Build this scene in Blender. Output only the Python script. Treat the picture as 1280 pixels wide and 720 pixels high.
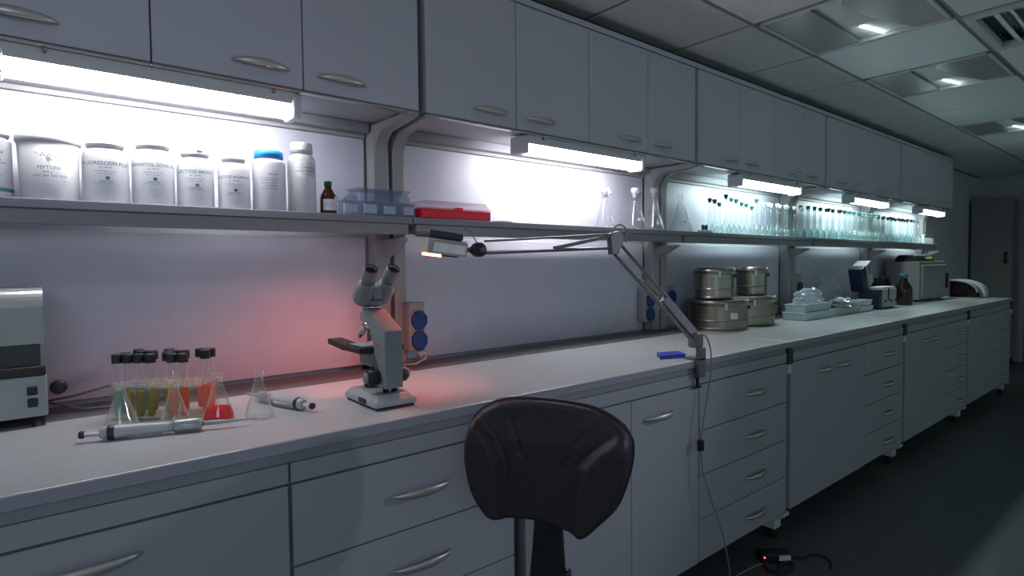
import bpy, bmesh, math, random
from mathutils import Vector, Matrix
rnd = random.Random(7)
PI = math.pi
for o in list(bpy.data.objects):
    bpy.data.objects.remove(o)
SC = bpy.context.scene
COL = SC.collection

# ------------------------------------------------------------------ camera
def camera():
    yaw, pit, rol = (math.radians(a) for a in (40.0, 2.2, -0.6))
    cy, sy = math.cos(yaw), math.sin(yaw)
    fwd = Vector((sy * math.cos(pit), cy * math.cos(pit), -math.sin(pit)))
    r = Vector((cy, -sy, 0)); u = r.cross(fwd)
    r2 = math.cos(rol) * r + math.sin(rol) * u
    u2 = r2.cross(fwd)
    cam = bpy.data.cameras.new('camera')
    cam.sensor_width = 36; cam.lens = 738 / 1280 * 36
    cam.clip_start = 0.05
    o = bpy.data.objects.new('camera', cam)
    m = Matrix((r2, u2, -fwd)).transposed().to_4x4()
    m.translation = Vector((0, 0, 1.25))
    o.matrix_world = m
    COL.objects.link(o); SC.camera = o
camera()

# ------------------------------------------------------------------ world, exposure, large lights
SC.view_settings.view_transform = 'Standard'
SC.view_settings.look = 'None'
SC.view_settings.gamma = 1
SC.view_settings.use_curve_mapping = False
SC.view_settings.exposure = 0.0
SC.cycles.use_denoising = True
SC.cycles.max_bounces = 10
SC.cycles.transparent_max_bounces = 40
SC.cycles.sample_clamp_indirect = 4
SC.cycles.caustics_reflective = False
SC.cycles.caustics_refractive = False
W = bpy.data.worlds.new('world'); SC.world = W; W.use_nodes = True
W.node_tree.nodes['Background'].inputs[0].default_value = (0.62, 0.86, 0.86, 1)
W.node_tree.nodes['Background'].inputs[1].default_value = 0.28

def area(name, loc, target, sx, sy, power, col):
    l = bpy.data.lights.new(name, 'AREA'); l.shape = 'RECTANGLE'; l.size = sx; l.size_y = sy
    l.energy = power; l.color = col
    o = bpy.data.objects.new(name, l); COL.objects.link(o); o.location = loc
    o.rotation_euler = (Vector(target) - Vector(loc)).to_track_quat('-Z', 'Y').to_euler()
    return o
# unseen soft key behind the camera, and an added spot throwing the chair's shadow
area('room_light', (-0.9, -1.9, 2.1), (0.8, 1.3, 0.7), 1.4, 0.9, 14, (0.70, 0.70, 1.0))
def spot(name, loc, target, power, col, size, cone, blend):
    l = bpy.data.lights.new(name, 'SPOT'); l.energy = power; l.color = col; l.shadow_soft_size = size
    l.spot_size = math.radians(cone); l.spot_blend = blend
    o = bpy.data.objects.new(name, l); COL.objects.link(o); o.location = loc
    o.rotation_euler = (Vector(target) - Vector(loc)).to_track_quat('-Z', 'Y').to_euler()
spot('shadow_spot', (3.6, -0.45, 1.5), (0.2, 1.2, 0.7), 52, (0.78, 0.78, 1.0), 0.06, 50, 0.9)

# ------------------------------------------------------------------ materials
def mat(name, col, rough=0.5, metal=0.0, noise=0.0, nscale=20, bump=0.0, bscale=200, spec=0.5, emit=None, estr=0):
    m = bpy.data.materials.new(name); m.use_nodes = True
    nt = m.node_tree; b = nt.nodes['Principled BSDF']
    b.inputs['Base Color'].default_value = (*col, 1)
    b.inputs['Roughness'].default_value = rough
    b.inputs['Metallic'].default_value = metal
    b.inputs['Specular IOR Level'].default_value = spec
    tc = nt.nodes.new('ShaderNodeTexCoord')
    if noise:
        n = nt.nodes.new('ShaderNodeTexNoise'); n.inputs['Scale'].default_value = nscale; n.inputs['Detail'].default_value = 5
        r = nt.nodes.new('ShaderNodeValToRGB')
        r.color_ramp.elements[0].color = (*[c * (1 - noise) for c in col], 1); r.color_ramp.elements[0].position = 0.3
        r.color_ramp.elements[1].color = (*[min(1, c * (1 + noise)) for c in col], 1); r.color_ramp.elements[1].position = 0.7
        nt.links.new(tc.outputs['Object'], n.inputs['Vector']); nt.links.new(n.outputs['Fac'], r.inputs['Fac'])
        nt.links.new(r.outputs['Color'], b.inputs['Base Color'])
    if bump:
        n2 = nt.nodes.new('ShaderNodeTexNoise'); n2.inputs['Scale'].default_value = bscale
        bp = nt.nodes.new('ShaderNodeBump'); bp.inputs['Strength'].default_value = bump; bp.inputs['Distance'].default_value = 0.002
        nt.links.new(tc.outputs['Object'], n2.inputs['Vector']); nt.links.new(n2.outputs['Fac'], bp.inputs['Height'])
        nt.links.new(bp.outputs['Normal'], b.inputs['Normal'])
    if emit:
        b.inputs['Emission Color'].default_value = (*emit, 1); b.inputs['Emission Strength'].default_value = estr
    return m

def glass(name, tint=(0.98, 0.99, 0.99), edge=0.5, blend=0.3, rough=0.04, body=0.0, bodycol=(0.9, 0.95, 0.95), milk=0.5, shine=0.05):
    """thin clear wall: see-through face-on; at grazing angles it turns milky and reflects"""
    m = bpy.data.materials.new(name); m.use_nodes = True
    nt = m.node_tree; nt.nodes.clear()
    N = nt.nodes.new; Lk = nt.links.new
    out = N('ShaderNodeOutputMaterial')
    tr = N('ShaderNodeBsdfTransparent'); tr.inputs[0].default_value = (*tint, 1)
    gl = N('ShaderNodeBsdfGlossy'); gl.inputs['Roughness'].default_value = rough; gl.inputs[0].default_value = (0.95, 1, 0.99, 1)
    d = N('ShaderNodeBsdfDiffuse'); d.inputs[0].default_value = (*bodycol, 1)
    tl = N('ShaderNodeBsdfTranslucent'); tl.inputs[0].default_value = (*bodycol, 1)
    mk = N('ShaderNodeMixShader'); mk.inputs[0].default_value = 0.5
    Lk(d.outputs[0], mk.inputs[1]); Lk(tl.outputs[0], mk.inputs[2])
    base = N('ShaderNodeMixShader'); base.inputs[0].default_value = body
    Lk(tr.outputs[0], base.inputs[1]); Lk(mk.outputs[0], base.inputs[2])
    rim = N('ShaderNodeMixShader'); rim.inputs[0].default_value = milk
    Lk(gl.outputs[0], rim.inputs[1]); Lk(mk.outputs[0], rim.inputs[2])
    lw = N('ShaderNodeLayerWeight'); lw.inputs['Blend'].default_value = 0.5
    mu = N('ShaderNodeMath'); mu.operation = 'MULTIPLY'; mu.inputs[1].default_value = edge
    pw = N('ShaderNodeMath'); pw.operation = 'POWER'; pw.inputs[1].default_value = 2.6
    Lk(lw.outputs['Facing'], pw.inputs[0]); Lk(pw.outputs[0], mu.inputs[0])
    g2 = N('ShaderNodeMixShader'); Lk(mu.outputs[0], g2.inputs[0]); Lk(base.outputs[0], g2.inputs[1]); Lk(rim.outputs[0], g2.inputs[2])
    g3 = N('ShaderNodeMixShader'); g3.inputs[0].default_value = shine; Lk(g2.outputs[0], g3.inputs[1]); Lk(gl.outputs[0], g3.inputs[2])
    Lk(g3.outputs[0], out.inputs[0])
    return m

def emission(name, col, strength):
    m = bpy.data.materials.new(name); m.use_nodes = True
    nt = m.node_tree; nt.nodes.clear()
    out = nt.nodes.new('ShaderNodeOutputMaterial'); e = nt.nodes.new('ShaderNodeEmission')
    e.inputs[0].default_value = (*col, 1); e.inputs[1].default_value = strength
    nt.links.new(e.outputs[0], out.inputs[0]); return m

M = dict(
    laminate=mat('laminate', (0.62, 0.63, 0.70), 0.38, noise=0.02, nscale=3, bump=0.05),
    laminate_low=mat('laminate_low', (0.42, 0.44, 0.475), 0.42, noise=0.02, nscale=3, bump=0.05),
    carcass=mat('carcass', (0.39, 0.41, 0.44), 0.5, noise=0.02, nscale=3),
    worktop=mat('worktop', (0.45, 0.47, 0.48), 0.28, noise=0.03, nscale=60),
    edge=mat('edge_band', (0.36, 0.37, 0.43), 0.4, noise=0.02),
    wallpanel=mat('wall_panel', (0.70, 0.71, 0.82), 0.42, noise=0.03, nscale=14, bump=0.15, bscale=60),
    wall=mat('wall_paint', (0.55, 0.58, 0.60), 0.8, noise=0.03, nscale=6),
    metal_paint=mat('painted_metal', (0.30, 0.31, 0.33), 0.45, noise=0.02),
    post=mat('post_paint', (0.38, 0.38, 0.38), 0.45, noise=0.02),
    slot=mat('slot', (0.05, 0.055, 0.06), 0.7, noise=0.05),
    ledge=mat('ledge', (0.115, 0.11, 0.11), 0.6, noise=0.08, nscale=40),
    shelf=mat('shelf_board', (0.24, 0.25, 0.29), 0.4, noise=0.02),
    chrome=mat('chrome', (0.62, 0.60, 0.58), 0.22, 1.0, noise=0.03, nscale=60),
    handle=mat('handle_metal', (0.62, 0.60, 0.57), 0.38, 0.7, noise=0.04, nscale=60),
    steel=mat('brushed_steel', (0.40, 0.38, 0.34), 0.28, 1.0, noise=0.12, nscale=18, bump=0.15, bscale=90),
    steel_dark=mat('aged_steel', (0.30, 0.275, 0.23), 0.36, 1.0, noise=0.15, nscale=14, bump=0.15, bscale=80),
    black=mat('black_plastic', (0.018, 0.018, 0.022), 0.45, noise=0.2),
    rubber=mat('black_rubber', (0.02, 0.02, 0.02), 0.7, noise=0.2),
    leather=mat('black_leather', (0.042, 0.035, 0.042), 0.5, noise=0.15, nscale=70, bump=0.35, bscale=160, spec=0.35),
    white=mat('white_plastic', (0.72, 0.73, 0.74), 0.35, noise=0.02),
    grey=mat('grey_plastic', (0.33, 0.36, 0.38), 0.4, noise=0.03),
    scope=mat('microscope_enamel', (0.20, 0.235, 0.25), 0.38, noise=0.03, nscale=40),
    scope_base=mat('microscope_base', (0.36, 0.40, 0.42), 0.4, noise=0.03, nscale=40),
    silver=mat('silver_paint', (0.40, 0.43, 0.43), 0.3, 0.35, noise=0.02),
    blue=mat('blue_plastic', (0.012, 0.05, 0.22), 0.35, noise=0.05),
    cap_blue=mat('blue_cap', (0.03, 0.32, 0.85), 0.35, noise=0.03),
    blue_card=mat('blue_card', (0.03, 0.06, 0.45), 0.4, noise=0.05),
    navy=mat('navy_plastic', (0.012, 0.016, 0.055), 0.4, noise=0.05),
    red=mat('red_plastic', (0.95, 0.008, 0.035), 0.35, noise=0.03),
    red_mark=mat('red_mark', (0.6, 0.03, 0.05), 0.4, noise=0.03),
    amber=mat('amber_glass', (0.085, 0.014, 0.006), 0.12, noise=0.1),
    amber_dark=mat('dark_amber_glass', (0.016, 0.007, 0.007), 0.12, noise=0.1),
    pip=mat('pipette_plastic', (0.46, 0.48, 0.50), 0.35, noise=0.03),
    green_cap=mat('green_cap', (0.01, 0.09, 0.06), 0.4, noise=0.05),
    paper=mat('label_paper', (0.72, 0.74, 0.78), 0.6, noise=0.02),
    ink=mat('teal_ink', (0.03, 0.11, 0.13), 0.6, noise=0.1),
    ink_dark=mat('dark_ink', (0.03, 0.035, 0.05), 0.6, noise=0.1),
    ink_lid=mat('brown_print', (0.22, 0.17, 0.15), 0.6, noise=0.1),
    purple=mat('purple_plastic', (0.045, 0.014, 0.055), 0.4, noise=0.05),
    cotton=mat('cotton_plug', (0.75, 0.75, 0.72), 0.9, noise=0.08, nscale=80, bump=0.6, bscale=120),
    foil=mat('foil', (0.75, 0.78, 0.78), 0.25, 0.6, noise=0.1, nscale=60),
    cable=mat('grey_cable', (0.26, 0.27, 0.29), 0.5, noise=0.05),
    arm=mat('lamp_arm_paint', (0.15, 0.15, 0.16), 0.42, 0.0, noise=0.03),
    oven=mat('oven_paint', (0.28, 0.285, 0.275), 0.5, noise=0.04),
    tile=mat('ceiling_tile', (0.82, 0.83, 0.82), 0.8, noise=0.05, nscale=30, bump=0.3, bscale=150),
    tgrid=mat('ceiling_grid', (0.25, 0.26, 0.27), 0.5, noise=0.02),
    metal_tile=mat('metal_ceiling_tile', (0.80, 0.88, 0.88), 0.45, noise=0.02, bump=0.1),
    louvre=mat('louvre', (0.62, 0.64, 0.65), 0.45, 0.0, noise=0.03),
    diffuser=mat('dark_diffuser', (0.38, 0.39, 0.41), 0.25, noise=0.04, nscale=12),
    dark=mat('dark_void', (0.012, 0.014, 0.018), 0.9, noise=0.2),
    yellow=mat('yellow_mark', (0.55, 0.42, 0.02), 0.5, noise=0.05),
    leaf=mat('dark_leaf', (0.035, 0.06, 0.02), 0.6, noise=0.3, nscale=60),
    g=glass('clear_glass', (0.99, 0.995, 0.995), edge=.5, shine=.03),
    rack_top=glass('frosted_top', (0.9, 0.9, 0.85), edge=.3, rough=.2, body=.5, bodycol=(0.8, 0.8, 0.70)),
    bottle=glass('translucent_white_plastic', (1, 1, 1), edge=0.25, rough=.3, body=1.0, bodycol=(0.88, 0.89, 0.92), milk=0),
    gbig=glass('flask_glass', (0.965, 0.98, 0.975), edge=1.0, body=0.03, milk=0.65, shine=0.07),
    gflask=glass('greenish_glass', (0.90, 0.965, 0.955), edge=1.0, body=0.05, bodycol=(0.50, 0.68, 0.66), milk=.7),
    gstop=glass('stopper_glass', (0.7, 0.9, 0.85), edge=0.7, blend=0.5, body=0.4, bodycol=(0.75, 0.95, 0.9)),
    gplastic=glass('clear_plastic', (0.88, 0.92, 0.97), edge=0.4, blend=0.4, rough=0.12, body=0.22, bodycol=(0.50, 0.58, 0.75)),
    glid=glass('clear_lid', (0.95, 0.90, 0.92), edge=0.4, blend=0.35, rough=0.1, body=0.12, bodycol=(0.75, 0.62, 0.66)),
    rack=glass('frosted_plastic', (0.97, 0.97, 0.93), edge=0.2, blend=0.3, rough=0.2, body=0.035, bodycol=(0.8, 0.8, 0.68), shine=.02),
    bag=glass('plastic_film', (0.93, 0.95, 0.97), edge=0.6, blend=0.4, rough=0.12, body=0.34, bodycol=(0.72, 0.80, 0.84)),
    bagw=glass('white_film', (0.85, 0.9, 0.92), edge=0.6, blend=0.4, rough=0.15, body=0.5, bodycol=(0.65, 0.76, 0.80)),
    liq_red=glass('red_liquid', (0.85, 0.02, 0.05), edge=0.1, blend=0.2, body=0.93, bodycol=(1.0, 0.002, 0.03), milk=1, shine=0.01),
    liq_teal=glass('teal_liquid', (0.55, 0.78, 0.76), edge=0.1, blend=0.2, body=0.7, bodycol=(0.16, 0.42, 0.42), milk=1, shine=0.01),
    liq_olive=glass('olive_liquid', (0.5, 0.45, 0.05), edge=0.1, blend=0.2, body=0.95, bodycol=(0.50, 0.38, 0.008), milk=1, shine=0.01),
    liq_orange=glass('orange_liquid', (0.8, 0.2, 0.06), edge=0.1, blend=0.2, body=0.95, bodycol=(1.0, 0.11, 0.015), milk=1, shine=0.01),
    led=emission('red_led', (1, 0.05, 0.12), 6),
    redglow=emission('red_glow', (1.0, 0.12, 0.04), 45),
)

def floor_mat():
    m = mat('vinyl_floor', (0.06, 0.075, 0.078), 0.45)
    nt = m.node_tree; b = nt.nodes['Principled BSDF']
    tc = nt.nodes.new('ShaderNodeTexCoord')
    n = nt.nodes.new('ShaderNodeTexNoise'); n.inputs['Scale'].default_value = 90; n.inputs['Detail'].default_value = 3
    n2 = nt.nodes.new('ShaderNodeTexNoise'); n2.inputs['Scale'].default_value = 6; n2.inputs['Detail'].default_value = 3
    r = nt.nodes.new('ShaderNodeValToRGB')
    r.color_ramp.elements[0].position = 0.35; r.color_ramp.elements[0].color = (0.085, 0.105, 0.108, 1)
    r.color_ramp.elements[1].position = 0.65; r.color_ramp.elements[1].color = (0.15, 0.175, 0.17, 1)
    mx = nt.nodes.new('ShaderNodeMixRGB'); mx.blend_type = 'MULTIPLY'; mx.inputs[0].default_value = 0.35
    nt.links.new(tc.outputs['Object'], n.inputs['Vector']); nt.links.new(tc.outputs['Object'], n2.inputs['Vector'])
    nt.links.new(n.outputs['Fac'], r.inputs['Fac']); nt.links.new(r.outputs['Color'], mx.inputs[1])
    nt.links.new(n2.outputs['Fac'], mx.inputs[2]); nt.links.new(mx.outputs['Color'], b.inputs['Base Color'])
    return m
M['floor'] = floor_mat()
M['navy_dark'] = mat('dark_housing', (0.03, 0.035, 0.05), 0.45, noise=0.05)

# ------------------------------------------------------------------ mesh helpers
class MB:
    def __init__(s): s.bm = bmesh.new()
    def _xf(s, vs, m):
        if m is not None: bmesh.ops.transform(s.bm, matrix=m, verts=vs)
    def box(s, a, b, bevel=0.0, m=None, seg=2):
        r = bmesh.ops.create_cube(s.bm, size=1)
        vs = r['verts']
        for v in vs:
            v.co = Vector((a[i] + (v.co[i] + 0.5) * (b[i] - a[i]) for i in range(3)))
        if bevel:
            es = list({e for v in vs for e in v.link_edges})
            rr = bmesh.ops.bevel(s.bm, geom=es, offset=bevel, segments=seg, affect='EDGES', profile=0.5)
            vs = list({v for f in rr['faces'] for v in f.verts} | {v for v in vs if v.is_valid})
        s._xf(vs, m); return s
    def lathe(s, prof, c=(0, 0, 0), seg=24, m=None, smooth=True):
        """prof: list of (r, z)"""
        rings = []
        allv = []
        for r, z in prof:
            if r < 1e-6:
                v = s.bm.verts.new((c[0], c[1], c[2] + z)); rings.append([v]); allv.append(v)
            else:
                ring = [s.bm.verts.new((c[0] + r * math.cos(2 * PI * i / seg), c[1] + r * math.sin(2 * PI * i / seg), c[2] + z)) for i in range(seg)]
                rings.append(ring); allv += ring
        for a, b in zip(rings, rings[1:]):
            for i in range(seg):
                j = (i + 1) % seg
                if len(a) == 1 and len(b) == 1: continue
                if len(a) == 1: f = s.bm.faces.new((a[0], b[i], b[j]))
                elif len(b) == 1: f = s.bm.faces.new((a[i], b[0], a[j]))
                else: f = s.bm.faces.new((a[i], a[j], b[j], b[i]))
                f.smooth = smooth
        s._xf(allv, m); return s
    def cyl(s, r, z0, z1, c=(0, 0), seg=24, m=None, r2=None, bev=0.0):
        r2 = r if r2 is None else r2
        if bev: p = [(0, z0), (r - bev, z0), (r, z0 + bev), (r2, z1 - bev), (r2 - bev, z1), (0, z1)]
        else: p = [(0, z0), (r, z0), (r, z0), (r2, z1), (r2, z1), (0, z1)]
        s.lathe(p, (c[0], c[1], 0), seg, m); return s
    def rod(s, a, b, r, r2=None, seg=16, bev=0.0):
        a = Vector(a); b = Vector(b); d = b - a
        m = Matrix.Translation(a) @ d.to_track_quat('Z', 'Y').to_matrix().to_4x4()
        return s.cyl(r, 0, d.length, (0, 0), seg, m, r2, bev)
    def beam(s, a, b, w, h, up=(0, 0, 1), bevel=0.0):
        a = Vector(a); b = Vector(b); d = b - a
        z = d.normalized(); x = z.cross(Vector(up)).normalized(); y = x.cross(z)
        m = Matrix((x, y, z)).transposed().to_4x4(); m.translation = a
        return s.box((-w / 2, -h / 2, 0), (w / 2, h / 2, d.length), bevel, m)
    def tube(s, pts, r, seg=10, closed=False):
        pts = [Vector(p) for p in pts]
        rings = []; prev = None
        n = len(pts)
        for i, p in enumerate(pts):
            t = (pts[min(i + 1, n - 1)] - pts[max(i - 1, 0)]).normalized()
            if prev is None:
                x = t.orthogonal().normalized()
            else:
                x = (prev - t * prev.dot(t)); x = x.normalized() if x.length > 1e-6 else t.orthogonal().normalized()
            prev = x; y = t.cross(x)
            rr = r[i] if isinstance(r, (list, tuple)) else r
            rings.append([s.bm.verts.new(p + rr * (math.cos(2 * PI * k / seg) * x + math.sin(2 * PI * k / seg) * y)) for k in range(seg)])
        for a, b in zip(rings, rings[1:]):
            for k in range(seg):
                f = s.bm.faces.new((a[k], a[(k + 1) % seg], b[(k + 1) % seg], b[k])); f.smooth = True
        s.bm.faces.new(rings[0][::-1]); s.bm.faces.new(rings[-1])
        return s
    def prism(s, poly, a, b, axis='x', m=None, smooth=False):
        """poly: 2D outline; extruded from a to b along axis. x: (y,z)  y: (x,z)  z: (x,y)"""
        def P(p, t):
            return {'x': (t, p[0], p[1]), 'y': (p[0], t, p[1]), 'z': (p[0], p[1], t)}[axis]
        A = [s.bm.verts.new(P(p, a)) for p in poly]; B = [s.bm.verts.new(P(p, b)) for p in poly]
        s.bm.faces.new(A); s.bm.faces.new(B[::-1])
        n = len(poly)
        for i in range(n):
            f = s.bm.faces.new((A[i], A[(i + 1) % n], B[(i + 1) % n], B[i])); f.smooth = smooth
        s._xf(A + B, m); return s
    def build(s, name, material, parent=None, root=None, fix=True):
        if fix: bmesh.ops.recalc_face_normals(s.bm, faces=s.bm.faces[:])
        me = bpy.data.meshes.new(name); s.bm.to_mesh(me); s.bm.free()
        me.materials.append(material)
        return link_mesh(name, me, parent)

ROOTM = {}
def link_mesh(name, me, parent=None):
    o = bpy.data.objects.new(name, me); COL.objects.link(o)
    if parent is not None:
        rm = ROOTM[parent.name]
        me.transform(rm.inverted())
        o.parent = parent; ROOTM[o.name] = rm
    else:
        ROOTM[o.name] = Matrix.Identity(4)
    return o

def tag(o, label=None, cat=None, group=None, kind=None):
    if label: o['label'] = label
    if cat: o['category'] = cat
    if group: o['group'] = group
    if kind: o['kind'] = kind
    return o
def thing(name, label, cat, loc=(0, 0, 0), rz=0, group=None, world=True):
    """Empty at the thing's base. world=True: its parts are given in world coordinates, else in its own."""
    o = bpy.data.objects.new(name, None); COL.objects.link(o)
    o.empty_display_size = 0.05
    o.location = loc; o.rotation_euler = (0, 0, rz)
    ROOTM[o.name] = (Matrix.Translation(Vector(loc)) @ Matrix.Rotation(rz, 4, 'Z')) if world else Matrix.Identity(4)
    return tag(o, label, cat, group)
def centre(o):
    """give a one-mesh thing its own origin at the middle of its base"""
    me = o.data; xs = [v.co for v in me.vertices]
    c = Vector(((min(v.x for v in xs) + max(v.x for v in xs)) / 2, (min(v.y for v in xs) + max(v.y for v in xs)) / 2, min(v.z for v in xs)))
    me.transform(Matrix.Translation(-c)); o.location = c
    return o
def solid(name, mb, m, label, cat, group=None):
    return centre(tag(mb.build(name, m), label, cat, group))
def struct(name, mb, m):
    return tag(mb.build(name, m), kind='structure')
def copy_tree(o, parent=None):
    c = o.copy(); COL.objects.link(c)
    if parent is not None: c.parent = parent
    for ch in list(o.children): copy_tree(ch, c)
    return c

def text_mesh(body, size, m, name='lettering', align='CENTER'):
    cu = bpy.data.curves.new(name, 'FONT'); cu.body = body; cu.size = size; cu.align_x = align; cu.align_y = 'CENTER'
    cu.resolution_u = 2
    ob = bpy.data.objects.new('text_tmp', cu); COL.objects.link(ob)
    dg = bpy.context.evaluated_depsgraph_get()
    me = bpy.data.meshes.new_from_object(ob.evaluated_get(dg))
    bpy.data.objects.remove(ob); me.materials.clear(); me.materials.append(m); me.name = name
    return me
def wrap(me, cx, cy, R, ang, z):
    """lay a flat text mesh round an upright cylinder, centred on direction ang"""
    for v in me.vertices:
        a = ang + v.co.x / R
        v.co = Vector((cx + (R + 0.0006) * math.cos(a), cy + (R + 0.0006) * math.sin(a), z + v.co.y))
    return me
def join_meshes(name, meshes, m):
    bm = bmesh.new()
    for x in meshes: bm.from_mesh(x)
    me = bpy.data.meshes.new(name); bm.to_mesh(me); bm.free(); me.materials.append(m); return me

# ------------------------------------------------------------------ layout constants (metres)
WY = 1.97            # wall plane
ZC = 0.90            # worktop
ZS = 1.415           # shelf top
ZU = 1.748           # underside of the wall cabinets
ZCEIL = 2.29
XB = [-0.60, 1.03, 2.61, 4.12, 5.56, 7.05]      # bay boundaries
BAYS = [('at the left under the long near lamp', 0), ('behind the black chair', 1), ('', 2), ('', 3), ('', 4)]

# ------------------------------------------------------------------ room shell
struct('floor', MB().box((-3.0, -3.2, -0.05), (9.5, 2.07, 0)), M['floor'])
struct('wall_back', MB().box((-3.0, WY, 0), (9.5, 2.07, 2.6)), M['wall'])
struct('wall_right', MB().box((9.4, -3.2, 0), (9.5, WY, 2.6)), M['wall'])

XL = [2.51 + 0.62 * k for k in range(-9, 12)]
YL = [1.93, 1.33, 0.735, 0.14, -0.455, -1.05, -1.65, -2.25, -2.85]
def cell(i, j): return (XL[i], YL[j + 1], XL[i + 1], YL[j])
LIGHT_CELLS = {(9, 1), (11, 1), (14, 1), (9, 4), (11, 4), (14, 4)}
VENT_CELLS = {(10, 2)}
METAL = {(10, 1), (12, 1), (13, 1), (15, 1), (16, 1)}
t1 = MB(); t2 = MB(); grid = MB()
for i in range(len(XL) - 1):
    for j in range(len(YL) - 1):
        if (i, j) in LIGHT_CELLS or (i, j) in VENT_CELLS: continue
        x0, y0, x1, y1 = cell(i, j)
        t = t2 if (i, j) in METAL else t1
        t.box((x0 + .010, y0 + .010, ZCEIL), (x1 - .010, y1 - .010, ZCEIL + .012), 0.003, seg=1)
t1.box((-3.0, -3.2, 2.50), (9.5, 2.07, 2.60))
struct('ceiling', t1, M['tile'])
struct('trim_1', t2, M['metal_tile'])
for x in XL: grid.box((x - .012, YL[-1], ZCEIL + .0055), (x + .012, YL[0], ZCEIL + .020))
for y in YL: grid.box((XL[0], y - .012, ZCEIL + .0045), (XL[-1], y + .012, ZCEIL + .021))
struct('trim_2', grid, M['tgrid'])

def ceiling_light(i, j, label):
    x0, y0, x1, y1 = cell(i, j)
    t = thing('ceiling_light', label, 'ceiling light', ((x0 + x1) / 2, (y0 + y1) / 2, ZCEIL - .004), group='ceiling lights')
    f = MB(); w = .016
    for a, b in (((x0 + .014, y0 + .014), (x1 - .014, y0 + .014 + w)), ((x0 + .014, y1 - .014 - w), (x1 - .014, y1 - .014)),
                 ((x0 + .014, y0 + .014), (x0 + .014 + w, y1 - .014)), ((x1 - .014 - w, y0 + .014), (x1 - .014, y1 - .014))):
        f.box((*a, ZCEIL - .004), (*b, ZCEIL + .03), 0.002, seg=1)
    f.box((x0 + .014, y0 + .014, ZCEIL + .13), (x1 - .014, y1 - .014, ZCEIL + .14))
    f.build('frame', M['louvre'], t)
    ym = (y0 + y1) / 2
    MB().box((x0 + .03, ym + .075, ZCEIL + .002), (x1 - .03, y1 - .03, ZCEIL + .006)).build('diffuser_panel', M['diffuser'], t)
    MB().prism([(x0 + .03, y0 + .03), (x1 - .03, y0 + .03), (x1 - .03, ym - .15), (x0 + .36, ym - .07), (x0 + .10, ym - .03), (x0 + .03, ym - .06)], ZCEIL + .002, ZCEIL + .006, 'z').build('diffuser_panel', M['diffuser'], t)
    r = MB(); n = 26
    for k in range(n):                    # ribbed reflector above the open slot
        a = x0 + .03 + (x1 - x0 - .06) * k / n; b = x0 + .03 + (x1 - x0 - .06) * (k + 1) / n
        r.prism([(a, ZCEIL + .030), ((a + b) / 2, ZCEIL + .012), (b, ZCEIL + .030), (b, ZCEIL + .034), (a, ZCEIL + .034)], ym - .16, ym + .10, 'y')
    r.build('ribbed_reflector', M['metal_tile'], t)
    MB().rod((x0 + .41, ym + .010, ZCEIL + .010), (x1 - .045, ym - .030, ZCEIL + .010), .0045).build('tube', M['dimtube'], t)
    return t
M['dimtube'] = emission('ceiling_tube', (0.85, 1.0, 1.0), 9.0)
ceiling_light(9, 1, 'square ceiling light with a half-open diffuser, nearest to the camera by the air vent')
ceiling_light(11, 1, 'second square ceiling light from the camera, with a small lit slit')
ceiling_light(14, 1, 'farthest dark square ceiling light, down the aisle')

x0, y0, x1, y1 = cell(10, 2)
t = thing('air_vent', 'square grey louvred air vent in the ceiling near the top right corner', 'vent', ((x0 + x1) / 2, (y0 + y1) / 2, ZCEIL - .012))
f = MB()
for a, b in (((x0 + .014, y0 + .014), (x1 - .014, y0 + .05)), ((x0 + .014, y1 - .05), (x1 - .014, y1 - .014)),
             ((x0 + .014, y0 + .05), (x0 + .05, y1 - .05)), ((x1 - .05, y0 + .05), (x1 - .014, y1 - .05))):
    f.box((*a, ZCEIL - .012), (*b, ZCEIL + .02), 0.002, seg=1)
f.box((x0 + .02, y0 + .02, ZCEIL + .07), (x1 - .02, y1 - .02, ZCEIL + .075))
f.build('frame', M['louvre'], t)
for k in range(10):
    y = y0 + .072 + k * .046
    if y > y1 - .06: break
    m = Matrix.Translation((0, y, ZCEIL + .006)) @ Matrix.Rotation(math.radians(40), 4, 'X')
    MB().box((x0 + .05, -.026, -.0015), (x1 - .05, .026, .0015), 0, m).build('slat', M['louvre'], t)

# end of the room: tall cupboard in the corner, dark opening beside it
t = thing('tall_cupboard', 'tall pale grey cupboard in the far corner beyond the bench', 'cupboard', (9.2, 1.75, 0))
MB().box((9.02, 1.55, 0.08), (9.38, 1.95, 1.99), .004).build('body', M['oven'], t)
MB().box((9.0, 1.56, 0.10), (9.018, 1.94, 1.97), .003).build('door', M['oven'], t)
MB().tube([(8.995, 1.60, 1.22), (8.96, 1.60, 1.23), (8.96, 1.60, 1.33), (8.995, 1.60, 1.34)], .014).build('handle', M['black'], t)
MB().box((9.05, 1.58, 0), (9.36, 1.92, 0.08)).build('plinth', M['dark'], t)
struct('door_1', MB().box((9.36, 0.45, 0), (9.398, 1.48, 2.08), .004), M['dark'])
struct('baseboard_right', MB().box((9.385, -3.2, 0), (9.398, 0.45, 0.08), .003), M['oven'])

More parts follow.
